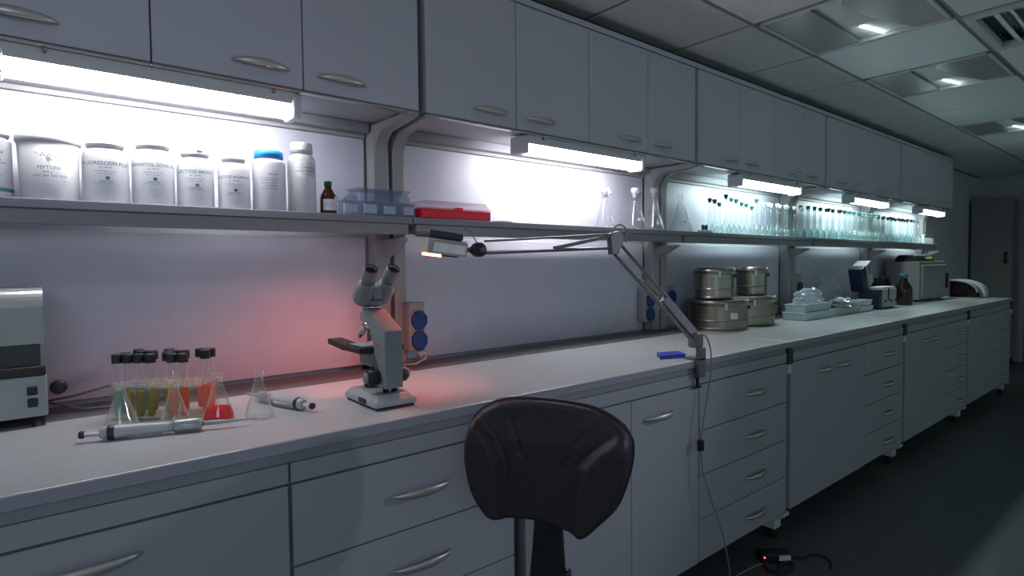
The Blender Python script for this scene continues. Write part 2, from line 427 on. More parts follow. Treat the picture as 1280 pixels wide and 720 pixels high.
# ------------------------------------------------------------------ bench: worktops, frames, cupboards
WT_LABEL = ['pale worktop carrying the microscope and test tubes, at the left end', 'pale worktop with the magnifier lamp clamped to it',
            'pale worktop under the steel drums and plastic trays', 'pale worktop under the blue and white device', 'pale worktop at the far end under the white balance']
for k in range(5):
    mb = MB().box((XB[k] + .001, 1.2, ZC - .026), (XB[k + 1] - .001, 1.72, ZC), .0025)
    o = solid('worktop', mb, M['worktop'], WT_LABEL[k], 'worktop')
    mb = MB().box((XB[k] + .002, 1.1975, ZC - .0245), (XB[k + 1] - .002, 1.1998, ZC - .0015), .0008, seg=1)
    mb.bm.transform(Matrix.Translation(-o.location))
    e = mb.build('edge_band', M['edge']); e.parent = o
LG_LABEL = ['dark grey strip along the wall behind the microscope and test tube rack', 'dark grey strip along the wall behind the lamp arm', 'dark grey strip along the wall behind the steel drums',
            'dark grey strip along the wall behind the blue and white device', 'dark grey strip along the wall at the far end']
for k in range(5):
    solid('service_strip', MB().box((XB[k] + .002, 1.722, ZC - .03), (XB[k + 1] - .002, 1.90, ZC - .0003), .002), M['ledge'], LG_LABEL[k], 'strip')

def handle_mb(L=.165, d=.024, w=.008, n=18):
    """bow handle, flat silver strap tapering to both ends; lies along x, stands out toward -y"""
    mb = MB(); bm = mb.bm; rings = []
    for i in range(n + 1):
        u = -1 + 2 * i / n
        x = u * L / 2
        y = -d * (1 - u * u) ** 0.6 if abs(u) < 1 else 0
        h = .0025 + w * (1 - abs(u) ** 2.4)
        th = .0022 + .0018 * (1 - u * u)
        ring = []
        for q in range(10):
            a = 2 * PI * q / 10
            ring.append(bm.verts.new((x, y - th + th * math.cos(a), h * math.sin(a) * (1 if True else 0))))
        rings.append(ring)
    for a, b in zip(rings, rings[1:]):
        for q in range(10):
            f = bm.faces.new((a[q], a[(q + 1) % 10], b[(q + 1) % 10], b[q])); f.smooth = True
    bm.faces.new(rings[0][::-1]); bm.faces.new(rings[-1])
    return mb
_hm = None
def handle(x, y, z, parent, L=.165):
    mb = handle_mb(L); mb.bm.transform(Matrix.Translation((x, y, z)))
    return mb.build('handle', M['handle'], parent)

FY = 1.207                                   # plane of the fronts
RAILS = ['grey steel rail under the worktop at the left end', 'grey steel rail under the worktop behind the chair', 'grey steel rail under the worktop of the steel drums',
         'grey steel rail under the worktop of the blue and white device', 'grey steel rail under the far end of the worktop']
for k in range(5):
    solid('bench_rail', MB().box((XB[k] + .024, 1.209, .8512), (XB[k + 1] - .024, 1.235, .8735), .001, seg=1), M['metal_paint'], RAILS[k], 'rail')
LEGS = ['', 'bench support with a dark post, just left of the chair stem', 'bench support with a dark post and bracket, right of the hanging lamp cord',
        'bench support with a dark post between the third and fourth bays', 'bench support with a dark post between the last two bays', 'bench support at the far end of the bench']
for k in range(1, 6):
    x1 = XB[k] - (.024 if k == 5 else 0)
    t = thing('bench_support', LEGS[k], 'support', (x1, 1.4, 0), group='bench supports')
    MB().box((x1 - .011, 1.228, .116), (x1 + .011, 1.250, .851), .002, seg=1).build('post', M['slot'], t)
    MB().box((x1 - .021, 1.196, .800), (x1 + .021, 1.2062, .868), .003, seg=1).box((x1 - .010, 1.2055, .80), (x1 + .010, 1.2278, .86)).build('bracket', M['slot'], t)
    MB().box((x1 - .011, 1.198, .755), (x1 + .011, 1.2275, .7995), .006).build('clip', M['white'], t)
    ft = MB().box((x1 - .03, 1.25, .045), (x1 + .03, 1.68, .115), .006)
    ft.prism([(1.25, .115), (1.25, .09), (1.215, .11), (1.215, .125), (1.25, .125)], x1 - .03, x1 + .03, 'x')
    ft.build('foot', M['white'], t)
    for y in (1.275, 1.65): MB().cyl(.02, 0.0, .046, (x1, y), 16, bev=.003).build('glide', M['rubber'], t)

Z0, Z1 = .140, .806
def drawers(x0, x1, zs, label, hL=.165, hx=None, hz=None, rail=True):
    t = thing('drawer_unit', label, 'drawer cabinet', ((x0 + x1) / 2, 1.45, .13), group='drawer units under the bench')
    b = MB().box((x0 + .001, FY + .02, Z0), (x1 - .001, 1.70, .85), .001, seg=1)
    if rail: b.box((x0 + .0002, FY, .8085), (x1 - .0002, FY + .0199, .8498), .0015, seg=1)
    b.build('body', M['carcass'], t)
    for a, c in zip(zs, zs[1:]):
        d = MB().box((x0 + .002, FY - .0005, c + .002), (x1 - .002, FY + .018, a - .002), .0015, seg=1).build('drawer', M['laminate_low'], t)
        handle(hx if hx is not None else (x0 + x1) / 2, FY - .0005, (a - .085) if hz is None else hz, d, hL)
    return t
def doors(x0, x1, splits, label, hxs, hz=.735, hL=.165, rail=True):
    t = thing('base_cabinet', label, 'cabinet', ((x0 + x1) / 2, 1.45, .13), group='base cabinets under the bench')
    b = MB().box((x0 + .001, FY + .02, Z0), (x1 - .001, 1.70, .85), .001, seg=1)
    if rail: b.box((x0 + .0002, FY, .8085), (x1 - .0002, FY + .0199, .8498), .0015, seg=1)
    b.build('body', M['carcass'], t)
    for (a, c), hx in zip(zip(splits, splits[1:]), hxs):
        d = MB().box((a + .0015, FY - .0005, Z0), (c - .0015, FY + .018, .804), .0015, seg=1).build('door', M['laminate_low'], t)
        handle(hx, FY - .0005, hz, d, hL)
    return t
Z4 = [.806, .632, .464, .300, .140]
drawers(-.34, .413, [.806, .14], 'wide base unit with one tall front, at the bottom left corner below the grey instrument', hx=.055, hz=.752, hL=.20)
drawers(.417, XB[1] - .016, Z4, 'wide drawer unit left of the chair, below the microscope', hx=.722)
doors(XB[1] + .02, 1.90, [XB[1] + .02, 1.512, 1.90], 'double-door base cabinet partly hidden by the black chair', [1.40, 1.655])
drawers(1.904, XB[2] - .016, Z4, 'drawer unit crossed by the hanging lamp cord, right of the chair', hx=2.31)
doors(XB[2] + .02, 3.50, [XB[2] + .02, 3.085, 3.50], 'double-door base cabinet below the steel drums', [2.985, 3.20])
drawers(3.504, XB[3] - .016, Z4, 'drawer unit below the stacked plastic trays, third from the left', hx=3.84)
doors(XB[3] + .02, 5.00, [XB[3] + .02, 4.60, 5.00], 'double-door base cabinet below the blue and white device', [4.50, 4.72])
drawers(5.004, XB[4] - .016, Z4, 'drawer unit below the big dark bottle, fourth from the left', hx=5.33)
doors(XB[4] + .02, 6.48, [XB[4] + .02, 6.06, 6.48], 'double-door base cabinet below the grey oven, last in the row', [5.97, 6.18])
drawers(6.484, XB[5] - .040, Z4, 'last drawer unit at the far end of the bench', hx=6.76)

# ------------------------------------------------------------------ wall side: panels, posts, shelves
PL = ['white wall panel under the shelf behind the microscope', 'white wall panel under the shelf behind the magnifier arm', 'white wall panel under the shelf behind the steel drums',
      'white wall panel under the shelf behind the blue and white device', 'white wall panel under the shelf behind the grey oven']
PU = ['brightly lit white wall panel behind the white bottles', 'brightly lit white wall panel behind the large conical flasks', 'white wall panel behind the first row of long-necked flasks',
      'white wall panel behind the second row of long-necked flasks', 'white wall panel behind the farthest long-necked flasks']
for k in range(5):
    a, b = XB[k] + .055, XB[k + 1] - .075
    solid('wall_panel', MB().box((a, 1.945, ZC + .002), (b, WY - .001, 1.355), .002), M['wallpanel'], PL[k], 'wall panel')
    solid('wall_panel', MB().box((a, 1.945, ZS + .002), (b, WY - .001, 1.70), .002), M['wallpanel'], PU[k], 'wall panel')

PO = ['', 'grey upright post behind the microscope, carrying the shelf and cabinets', 'grey upright post left of the steel drums',
      'grey upright post behind the stacked plastic trays', 'grey upright post behind the dark bottles', 'grey upright post at the far end of the shelves']
for k in range(1, 6):
    x = XB[k] - (0.0 if k < 5 else .05)
    t = thing('upright_post', PO[k], 'post', (x, 1.92, ZC), group='upright posts of the wall rack')
    for a, b in ((x - .068, x - .010), (x + .006, x + .052)):
        MB().box((a, 1.885, ZC + .0005), (b, 1.944, ZU - .004), .004).build('column', M['post'], t)
    MB().box((x - .010, 1.915, ZC + .0005), (x + .006, 1.944, ZU - .004)).build('slot', M['slot'], t)
    # brackets reach forward under the cabinets and under the shelf
    for dx in (-.040, .028):
        P = [(1.885, 1.64), (1.885, ZU - .004), (1.665, ZU - .004), (1.665, ZU - .016)]
        P += [(1.815 + .07 * math.sin(a * PI / 16), ZU - .030 - .078 * (1 - math.cos(a * PI / 16))) for a in range(0, 8)]
        MB().prism(P, x + dx - .022, x + dx + .022, 'x').build('cabinet_bracket', M['post'], t)
    MB().prism([(1.885, 1.28), (1.885, 1.345), (1.76, 1.345), (1.76, 1.338)], x - .04, x - .01, 'x').build('shelf_bracket', M['post'], t)
SHL = ['grey shelf board carrying the white bottles', 'grey shelf board carrying the red box and large conical flasks', 'grey shelf board under the first row of long-necked flasks',
       'grey shelf board under the second row of long-necked flasks', 'grey shelf board at the far end, under the white box']
for k in range(5):
    a, b = XB[k] + .003, (XB[k + 1] - .003 if k < 4 else 6.86)
    t = thing('shelf', SHL[k], 'shelf', ((a + b) / 2, 1.84, ZS - .07))
    MB().box((a, 1.74, ZS - .022), (b, 1.884, ZS), .002).build('board', M['shelf'], t)
    MB().box((a + .012, 1.747, ZS - .058), (b - .012, 1.775, ZS - .0225), .003).build('front_rail', M['metal_paint'], t)
    MB().box((a + .055, 1.775, ZS - .05), (b - .075, 1.884, ZS - .0225), .003).build('under_panel', M['metal_paint'], t)

# ------------------------------------------------------------------ wall cabinets
UB = 2.212
def wall_cab(x0, xm, x1, label, h0, h1, z1=UB):
    t = thing('wall_cabinet', label, 'wall cabinet', ((x0 + x1) / 2, 1.83, ZU), group='wall cabinets')
    MB().box((x0 + .001, 1.69, ZU + .001), (x1 - .001, WY - .001, z1 + .004), .001, seg=1).build('body', M['carcass'], t)
    for a, c, hx in ((x0, xm, h0), (xm, x1, h1)):
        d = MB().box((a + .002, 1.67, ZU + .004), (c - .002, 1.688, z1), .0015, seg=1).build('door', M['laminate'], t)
        if hx is not None: handle(hx, 1.67, 1.798, d, .152)
    MB().box((x0 + .001, 1.667, ZU - .005), (x1 - .001, 1.69, ZU + .001), .001, seg=1).build('light_trim', M['chrome'], t)
B = XB
wall_cab(-.49, -.11, .268, 'wall cabinet at the top left corner, its left half out of the picture', -.2, .015)
wall_cab(.268, .64, B[1] - .012, 'double-door wall cabinet above the white bottles, left of the bracket', .525, .755)
wall_cab(B[1] + .012, 1.432, 1.826, 'double-door wall cabinet directly above the red box', 1.31, 1.552)
wall_cab(1.826, 2.218, B[2] - .012, 'double-door wall cabinet above the large conical flasks', 2.085, 2.315)
wall_cab(B[2] + .012, 3.03, 3.40, 'double-door wall cabinet above the third lamp', 2.92, 3.145)
wall_cab(3.40, 3.785, B[3] - .012, 'double-door wall cabinet just past the third lamp', 3.66, 3.90)
wall_cab(B[3] + .012, 4.49, 4.85, 'double-door wall cabinet above the fourth lamp', 4.38, 4.60)
wall_cab(4.85, 5.20, B[4] - .012, 'double-door wall cabinet between the fourth and fifth lamps', 5.09, 5.31)
wall_cab(B[4] + .012, 5.95, 6.30, 'double-door wall cabinet left above the fifth lamp', 5.84, 6.06)
wall_cab(6.30, 6.68, B[5], 'last double-door wall cabinet at the far end of the row', 6.57, 6.80)
t = thing('cornice', 'grey cornice strip along the top of the wall cabinets', 'cornice', (3.3, 1.8, UB + .005))
MB().box((-.49, 1.672, UB + .006), (B[5], 1.70, UB + .03), .002, seg=1).build('strip', M['laminate'], t)
MB().box((-.49, 1.74, UB + .0045), (B[5], WY - .001, ZCEIL - .001)).build('gap_shade', M['slot'], t)  # dark block painting in the shade of the gap above the cabinets
# back rails between the brackets under the cabinets
RL = ['near the long first lamp', 'behind the second lamp', 'behind the third lamp', 'behind the fourth lamp', 'behind the fifth lamp']
for k in range(5):
    a, b = XB[k] + .055, XB[k + 1] - (.075 if k < 4 else .125)
    t = thing('back_rail', 'stepped grey rail under the wall cabinets ' + RL[k], 'rail', ((a + b) / 2, 1.92, 1.70))
    MB().box((a, 1.90, 1.715), (b, WY - .001, ZU - .0002), .002).build('upper_strip', M['metal_paint'], t)
    MB().box((a, 1.935, 1.701), (b, WY - .001, 1.7148), .002).build('lower_strip', M['post'], t)

# ------------------------------------------------------------------ lamps under the cabinets
def tube_lamp(x0, x1, label, col, strength, y=1.722):
    t = thing('fluorescent_lamp', label, 'lamp', ((x0 + x1) / 2, y, ZU - .085), group='fluorescent lamps under the wall cabinets')
    zt = ZU - .0055
    MB().prism([(y - .040, zt), (y + .040, zt), (y + .034, zt - .030), (y - .034, zt - .030)], x0 + .02, x1 - .02, 'x').build('housing', M['white'], t)
    P = [(y + .030 * math.cos(a), zt - .0305 - .036 * math.sin(a) ** 0.8) for a in [PI * q / 12 for q in range(13)]]
    MB().prism(P, x0 + .03, x1 - .03, 'x', smooth=True).build('diffuser', emission('lamp_glow', col, strength), t)
    for a, b in ((x0, x0 + .0295), (x1 - .0295, x1)):
        MB().box((a, y - .043, zt - .070), (b, y + .043, zt), .010, seg=3).build('end_cap', M['white'], t)
    for x in (x0 + .10, x1 - .08):
        MB().rod((x, y - .043, zt - .006), (x, y - .037, zt - .006), .005).build('screw', M['chrome'], t)
    return t
tube_lamp(-.036, .640, 'long fluorescent lamp over the white bottles, nearest to the camera', (1.0, 0.97, 1.0), 36)
tube_lamp(1.475, 2.215, 'fluorescent lamp between the red box and the conical flasks', (1.0, 0.95, 1.0), 36)
tube_lamp(3.055, 3.81, 'third fluorescent lamp, above the green-stoppered flasks', (0.80, 1.0, 0.98), 30)
tube_lamp(4.62, 5.36, 'fourth fluorescent lamp, above the packed long-necked flasks', (0.80, 1.0, 0.97), 30)
tube_lamp(6.17, 6.87, 'farthest fluorescent lamp, at the end of the shelf', (0.80, 1.0, 0.97), 30)

M['window_dark'] = mat('dark_window', (0.055, 0.058, 0.065), 0.15, noise=0.1)

# ------------------------------------------------------------------ things on the shelf
def zline(width, z, h=.0022, name='print_line'):
    me = bpy.data.meshes.new(name); bm = bmesh.new(); n = 10
    a = [bm.verts.new((-width / 2 + width * i / n, -h / 2, 0)) for i in range(n + 1)]
    b = [bm.verts.new((-width / 2 + width * i / n, h / 2, 0)) for i in range(n + 1)]
    for i in range(n): bm.faces.new((a[i], a[i + 1], b[i + 1], b[i]))
    bm.to_mesh(me); bm.free(); return me
def dot(R, dx=0, dy=0):
    me = bpy.data.meshes.new('print_dot'); bm = bmesh.new()
    bmesh.ops.create_circle(bm, cap_ends=True, radius=R, segments=16); bmesh.ops.translate(bm, vec=(dx, dy, 0), verts=bm.verts); bm.to_mesh(me); bm.free(); return me
def shift(me, dx, dy):
    me.transform(Matrix.Translation((dx, dy, 0))); return me
def print_on(parent, items, cx, cy, R, z, m, ang=None, name='lettering'):
    """items: flat meshes already shifted; wrapped on the cylinder facing the camera side"""
    if ang is None: ang = math.atan2(-cy, -cx)
    me = join_meshes(name, items, m)
    wrap(me, cx, cy, R, ang, z)
    return link_mesh(name, me, parent)

def shelf_bottle(x, y, r, h, neck_r, neck_h, label, cap='white', group='white plastic bottles on the shelf', shoulder=.03):
    t = thing('plastic_bottle', label, 'bottle', (x, y, ZS), group=group)
    body = [(0, .0005), (r - .004, .0005), (r, .005)]
    hb = h - neck_h - shoulder
    body += [(r, hb)]
    for q in range(1, 8):
        a = PI / 2 * q / 7
        body.append((neck_r + (r - neck_r) * math.cos(a), hb + shoulder * math.sin(a)))
    body += [(neck_r, h - neck_h + .004), (0, h - neck_h + .004)]
    MB().lathe(body, (x, y, ZS), 40).build('body', M['bottle'], t)
    c = MB(); cr = neck_r + .004; z0 = ZS + h - neck_h + .006
    c.lathe([(0, 0), (cr, 0), (cr, neck_h * .86 - .003), (cr - .003, neck_h * .86), (0, neck_h * .86)], (x, y, z0), 32)
    if cap == 'white':
        c.lathe([(cr, neck_h * .18), (cr + .0018, neck_h * .2), (cr + .0018, neck_h * .26), (cr, neck_h * .28)], (x, y, z0), 32)
    c.build('cap', M['cap_blue'] if cap == 'blue' else M['white'], t)
    return t
TM = text_mesh
def std_print(t, x, y, r, z, title, fac=1.0, ang=None):
    w = r * 1.5 * fac
    def ln(s, size, dy, dx=0): return shift(TM(s, size, M['ink']), dx, dy)
    A = [ln(title, .0105 * fac, .020), ln('No. 102 500', .0052, .010), ln('for laboratory use only', .0048, .001), ln('store in a dry place', .0042, -.005),
         zline(w * .62, 0, .0005), dot(.0046, .004, -.016), ln('ANALYTIKA', .0058, -.0245)]
    A[4].transform(Matrix.Translation((0, -.0295, 0)))
    print_on(t, A, x, y, r, z, M['ink'], ang)

# leftmost, cut by the picture edge
t = shelf_bottle(-.050, 1.825, .052, .158, .044, .020, 'white plastic tub with a dark band at its foot, cut off by the picture edge', shoulder=.006)
print_on(t, [shift(TM('PEPTONE', .009, M['ink']), .02, .03), shift(TM('granulated', .006, M['ink']), .02, .012), shift(zline(.07, 0, .0012), .01, .006), shift(zline(.05, 0, .0006), .01, -.022)], -.050, 1.825, .052, ZS + .075, M['ink'])
mb = MB().lathe([(.0524, 0), (.0528, .001), (.0528, .008), (.0524, .009)], (-.050, 1.825, ZS + .016), 40); mb.build('band', M['ink'], t)
# big bucket
x, y = .070, 1.822
t = thing('plastic_bucket', 'large white plastic tub with a wide rimmed lid, second from the left', 'tub', (x, y, ZS))
MB().lathe([(0, .0005), (.054, .0005), (.056, .004), (.061, .136), (0, .136)], (x, y, ZS), 44).build('body', M['bottle'], t)
MB().lathe([(0, .159), (.052, .159), (.060, .156), (.0635, .153), (.0650, .145), (.0640, .138), (.0615, .1365), (0, .1365)], (x, y, ZS), 44).build('lid', M['white'], t)
A = [shift(TM('Agro', .017, M['ink']), 0, .030), shift(TM('lab', .010, M['ink']), 0, .019), shift(TM('PEPTONE', .011, M['ink']), 0, 0), shift(TM('500 g', .0085, M['ink']), -.004, -.010), shift(TM('LOT 204  EXP 2020', .0080, M['ink']), .002, -.019),
     shift(TM('CE', .006, M['ink']), .028, -.031), shift(TM('no', .005, M['ink']), .028, -.038)]
for s in (-1, 1):
    bm = bmesh.new(); P = []
    for q in range(9):
        a = q / 8; P.append((s * (.026 - .014 * a - .003 * math.sin(PI * a)), .036 - .020 * a))
    vs = [bm.verts.new((p[0], p[1] - .0012, 0)) for p in P]; ws = [bm.verts.new((p[0] + s * .0012, p[1] + .0012, 0)) for p in P]
    for q in range(8): bm.faces.new((vs[q], vs[q + 1], ws[q + 1], ws[q]))
    me = bpy.data.meshes.new('logo'); bm.to_mesh(me); bm.free(); A.append(me)
print_on(t, A, x, y, .0605, ZS + .075, M['ink'])
t = shelf_bottle(.183, 1.822, .050, .166, .036, .030, 'round-shouldered white bottle right beside the large white tub', shoulder=.028); std_print(t, .183, 1.822, .050, ZS + .078, 'FLUORESCEIN PLUS', 1.25)
t = shelf_bottle(.288, 1.822, .049, .172, .034, .026, 'white round-shouldered bottle, fourth from the left in the row', shoulder=.032); std_print(t, .288, 1.822, .049, ZS + .084, 'MANNITOL-SOYA AG', 1.2)
t = shelf_bottle(.388, 1.818, .046, .160, .030, .024, 'white bottle fifth from the left, with a thin dark mark on its lid', shoulder=.028); std_print(t, .388, 1.818, .046, ZS + .076, 'LACTOSE-BROTH', 1.2)
mb = MB().box((.385, 1.781, ZS + .1530), (.401, 1.785, ZS + .1565), .001, seg=1); mb.build('mark', M['ink_lid'], t)
t = shelf_bottle(.483, 1.800, .042, .156, .026, .026, 'slim white bottle with a ridged white cap, left of the blue-capped one', shoulder=.022); std_print(t, .483, 1.800, .042, ZS + .068, 'GLUCOSE-AGAR MCC', 1.05)
# blue capped jar
x, y = .577, 1.790
t = shelf_bottle(x, y, .0455, .172, .036, .024, 'white plastic jar with a bright blue screw cap', cap='blue', shoulder=.014)
print_on(t, [shift(TM('Sucrose', .008, M['ink_dark']), .012, .022), shift(zline(.05, 0, .0007), 0, .010), shift(TM('pure crystalline powder', .0045, M['ink_dark']), 0, .004), shift(zline(.046, 0, .0006), 0, -.004),
             shift(TM('net weight 500 g', .005, M['ink_dark']), .006, -.012), shift(zline(.05, 0, .0006), 0, -.020)], x, y, .0455, ZS + .082, M['ink_dark'])
# tall white bottle
x, y = .672, 1.785
t = shelf_bottle(x, y, .0405, .208, .028, .036, 'tallest white plastic bottle with a ridged cap, left of the amber bottle', shoulder=.022)
ang = math.atan2(-y, -x) + .35
me = zline(.060, 0, .042); wrap(me, x, y, .0407, ang, ZS + .126); me.materials.append(M['paper']); lb = link_mesh('paper_label', me, t)
print_on(lb, [shift(TM('500 g', .006, M['ink_dark']), -.016, .014), shift(TM('SACCHAROSE 98', .0075, M['ink_dark']), 0, .006), shift(zline(.05, 0, .0006), 0, .000), shift(TM('DI-PHOSPHATE', .009, M['ink_dark']), 0, -.006), shift(TM('chem. pure', .006, M['ink_dark']), 0, -.014)], x, y, .0411, ZS + .126, M['ink_dark'], ang)
# amber bottle
def amber(x, y, z, r, h, label, cap, m, lab=True, group=None, name='amber_bottle'):
    t = thing(name, label, 'bottle', (x, y, z), group=group)
    MB().lathe([(0, .0005), (r - .002, .0005), (r, .003), (r, h * .50), (r * .92, h * .58), (r * .42, h * .80), (r * .40, h * .84), (0, h * .84)], (x, y, z), 32).build('body', m, t)
    MB().lathe([(0, h * .842), (r * .48, h * .842), (r * .50, h * .98), (r * .46, h), (0, h)], (x, y, z), 24).build('cap', cap, t)
    if lab:
        a = math.atan2(-y, -x) + .3
        me = zline(r * 1.9, 0, h * .34); wrap(me, x, y, r + .0002, a, z + h * .27); me.materials.append(M['paper']); l = link_mesh('paper_label', me, t)
        print_on(l, [shift(TM('Iodine sol.', .005, M['blue']), 0, .006), shift(zline(r * 1.5, 0, .0005), 0, 0), shift(TM('50 ml', .0045, M['blue']), 0, -.006)], x, y, r + .0006, z + h * .27, M['blue'], a)
    return t
amber(.749, 1.775, ZS, .0245, .100, 'small brown glass bottle with a dark green cap and white label', M['green_cap'], M['amber'])

# clear plastic trays and their bags
t = thing('plastic_container', 'pale blue clear plastic box stacked behind the small tubs', 'container', (.955, 1.835, ZS))
MB().box((.86, 1.80, ZS + .045), (1.05, 1.875, ZS + .088), .006).build('body', M['gplastic'], t)
MB().box((.855, 1.795, ZS + .0885), (1.055, 1.878, ZS + .094), .002).build('lid', M['gplastic'], t)
MB().box((.865, 1.805, ZS + .001), (1.045, 1.87, ZS + .0445), .006).build('lower_tier', M['gplastic'], t)
def tub(x, y, w, h, label):
    t = thing('clear_tub', label, 'tub', (x, y, ZS), group='small clear tubs on the shelf')
    b = MB(); z = ZS + .0006
    b.box((x - w / 2, y - .022, z), (x + w / 2, y + .022, z + h), .005)
    b.build('body', M['gplastic'], t)
    MB().box((x - w / 2 - .003, y - .025, z + h + .0003), (x + w / 2 + .003, y + .025, z + h + .004), .0015).build('rim', M['gplastic'], t)
    MB().box((x - w / 2 + .004, y - .0240, z + .006), (x + w / 2 - .010, y - .0226, z + h - .008), .0003, seg=1).build('sticker', M['paper_blue'], t)
M['paper_blue'] = mat('blue_paper', (0.42, 0.50, 0.66), 0.6, noise=0.04, nscale=80)
tub(.812, 1.768, .056, .040, 'small clear tub next to the amber bottle')
tub(.880, 1.768, .056, .042, 'second small clear tub from the amber bottle')
tub(.948, 1.768, .054, .040, 'third small clear tub from the amber bottle')
tub(1.018, 1.768, .050, .040, 'last small clear tub, left of the red box')
def crumple(mb, c, s, seed, sub=3, amp=.35, flat=False):
    r = random.Random(seed)
    g = bmesh.ops.create_icosphere(mb.bm, subdivisions=sub, radius=1)
    ph = [r.uniform(0, 6.3) for _ in range(9)]
    for v in g['verts']:
        p = v.co
        d = 1 + amp * (.5 * math.sin(5 * p.x + ph[0]) * math.cos(4 * p.y + ph[1]) + .4 * math.sin(9 * p.z + ph[2] + 4 * p.x) + r.uniform(-.35, .35))
        q = Vector((p.x * d * s[0], p.y * d * s[1], p.z * d * s[2]))
        if q.z < -s[2] * .45: q.z = -s[2] * .45
        v.co = q + Vector((c[0], c[1], c[2] + s[2] * .45))
    return mb
solid('film_bag', crumple(MB(), (.830, 1.79, ZS + .0462), (.026, .012, .014), 3, 2, .3), M['bagw'], 'crumpled white film bag lying on the first small tub', 'bag')
solid('knotted_bag', crumple(crumple(MB(), (1.015, 1.768, ZS + .0464), (.020, .014, .022), 5, 2, .35), (1.018, 1.770, ZS + .072), (.010, .008, .014), 6, 2, .5), M['bag'], 'knotted clear plastic bag standing on the last small tub', 'bag')

# red box with clear lid
rz = math.radians(-2)
t = thing('storage_box', 'flat red plastic box with a clear hinged lid on the shelf', 'box', (1.215, 1.80, ZS))
MB().box((1.065, 1.745, ZS + .0006), (1.365, 1.865, ZS + .034), .003).build('base', M['red'], t)
l = MB().box((1.062, 1.742, ZS + .0345), (1.368, 1.868, ZS + .0385), .001, seg=1)
l.prism([(1.062, ZS + .0388), (1.368, ZS + .0388), (1.345, ZS + .063), (1.085, ZS + .063)], 1.752, 1.86, 'y')
l.build('lid', M['glid'], t)
MB().box((1.20, 1.739, ZS + .030), (1.235, 1.7415, ZS + .042), .0008, seg=1).build('latch', M['red'], t)
solid('glass_dish', MB().lathe([(0, .0006), (.040, .0006), (.043, .002), (.043, .006), (.041, .006), (.040, .003), (0, .003)], (1.46, 1.80, ZS), 32), M['grey'], 'flat dark dish lying on the shelf right of the red box', 'dish')

# large conical flasks
def erlen_mesh(r, h, nr):
    return [(0, .0006), (r * .90, .0006), (r, .008 * r / .05), (r * .97, h * .12), (nr, h * .78), (nr, h * .96), (nr + .003, h * .985), (nr + .003, h), (nr, h)]
def big_flask(x, y, r, h, label, plug=True):
    t = thing('conical_flask', label, 'flask', (x, y, ZS), group='large conical flasks on the shelf')
    MB().lathe(erlen_mesh(r, h, .013), (x, y, ZS), 40).build('body', M['gbig'], t)
    a = math.atan2(-y, -x) + .5
    me = zline(.018, 0, .012); wrap(me, x, y, r * .80, a, ZS + h * .26); me.materials.append(M['white']); link_mesh('scale_mark', me, t)
    if plug:
        MB().lathe([(0, h * .86), (.0115, h * .86), (.012, h * .97), (.018, h * 1.0), (.021, h * 1.06), (.016, h * 1.12), (0, h * 1.13)], (x, y, ZS), 16).build('cotton_plug', M['cotton'], t)
        crumple(MB(), (x + .010, y - .014, ZS + h * .93), (.016, .012, .014), int(x * 100), 2, .5).build('foil_wrap', M['bagw'], t)
    return t
big_flask(2.08, 1.81, .044, .165, 'large conical flask with a film-wrapped plug, nearest to the red box')
big_flask(2.30, 1.81, .054, .180, 'large conical flask with a cotton plug, second from the red box')
big_flask(2.485, 1.835, .050, .195, 'large conical flask with a tall cotton plug, left of the shelf post')
big_flask(2.398, 1.766, .0405, .120, 'shorter conical flask in front of the tall plugged one by the shelf post', plug=False)
big_flask(2.715, 1.835, .060, .205, 'open large conical flask just right of the shelf post', plug=False)

# long-necked volumetric flasks
def vol_flask(name_label, h, r, stop, group):
    t = thing('volumetric_flask', name_label, 'flask', (0, 0, 0), group=group, world=False)
    nr = .0085
    prof = [(0, .0006), (r * .72, .0006), (r * .86, .004), (r, r * .75), (r * .95, r * 1.15), (r * .55, r * 1.8), (nr + .002, r * 2.3), (nr, r * 2.7), (nr, h * .93), (nr + .003, h * .95), (nr + .003, h), (nr, h)]
    MB().lathe(prof, (0, 0, 0), 20).build('body', M['gflask'], t)
    if stop:
        MB().lathe([(0, h * .965), (nr - .0005, h * .965), (nr - .0002, h + .001), (nr + .003, h + .003), (nr + .0045, h + .018), (0, h + .019)], (0, 0, 0), 12).build('stopper', M[stop], t)
    return t
M['gstopdark'] = mat('green_stopper', (0.02, 0.12, 0.10), 0.3, noise=0.05)
M['wstop'] = mat('white_stopper', (0.85, 0.9, 0.9), 0.3, noise=0.02)
def flask_row(spec, label, group, stop, hs):
    proto = {}
    for n, (x, y, hk) in enumerate(spec):
        h, r = hs[hk]
        if hk not in proto:
            o = proto[hk] = vol_flask(label, h, r, stop, group)
        else: o = copy_tree(proto[hk])
        o.location = (x, y, ZS); o.rotation_euler = (0, 0, rnd.uniform(0, 6))
ys = (1.772, 1.842)
A = []; x = 2.935
for k in range(10): A.append((x + rnd.uniform(-.008, .008), ys[k % 2] + rnd.uniform(-.008, .008), k % 3)); x += .060
flask_row(A, 'long-necked glass flask with a green stopper, in the loose nearest group of the row', 'green-stoppered flasks at the near end', 'gstopdark', [(.165, .026), (.182, .029), (.200, .031)])
A = []
for k in range(9): A.append((x + rnd.uniform(-.006, .006), ys[k % 2] + rnd.uniform(-.008, .008), k % 2)); x += .060
flask_row(A, 'long-necked glass flask with a clear or white stopper, below the third lamp', 'pale-stoppered flasks below the third lamp', 'wstop', [(.182, .030), (.192, .032)])
x = 4.105; A = []
for k in range(28): A.append((x + rnd.uniform(-.006, .006), ys[k % 2] + rnd.uniform(-.008, .008), k % 2)); x += .0502
flask_row(A, 'long-necked glass flask in the packed group below the fourth lamp', 'packed flasks below the fourth lamp', 'gstopdark', [(.196, .033), (.208, .035)])
x += .02; A = []
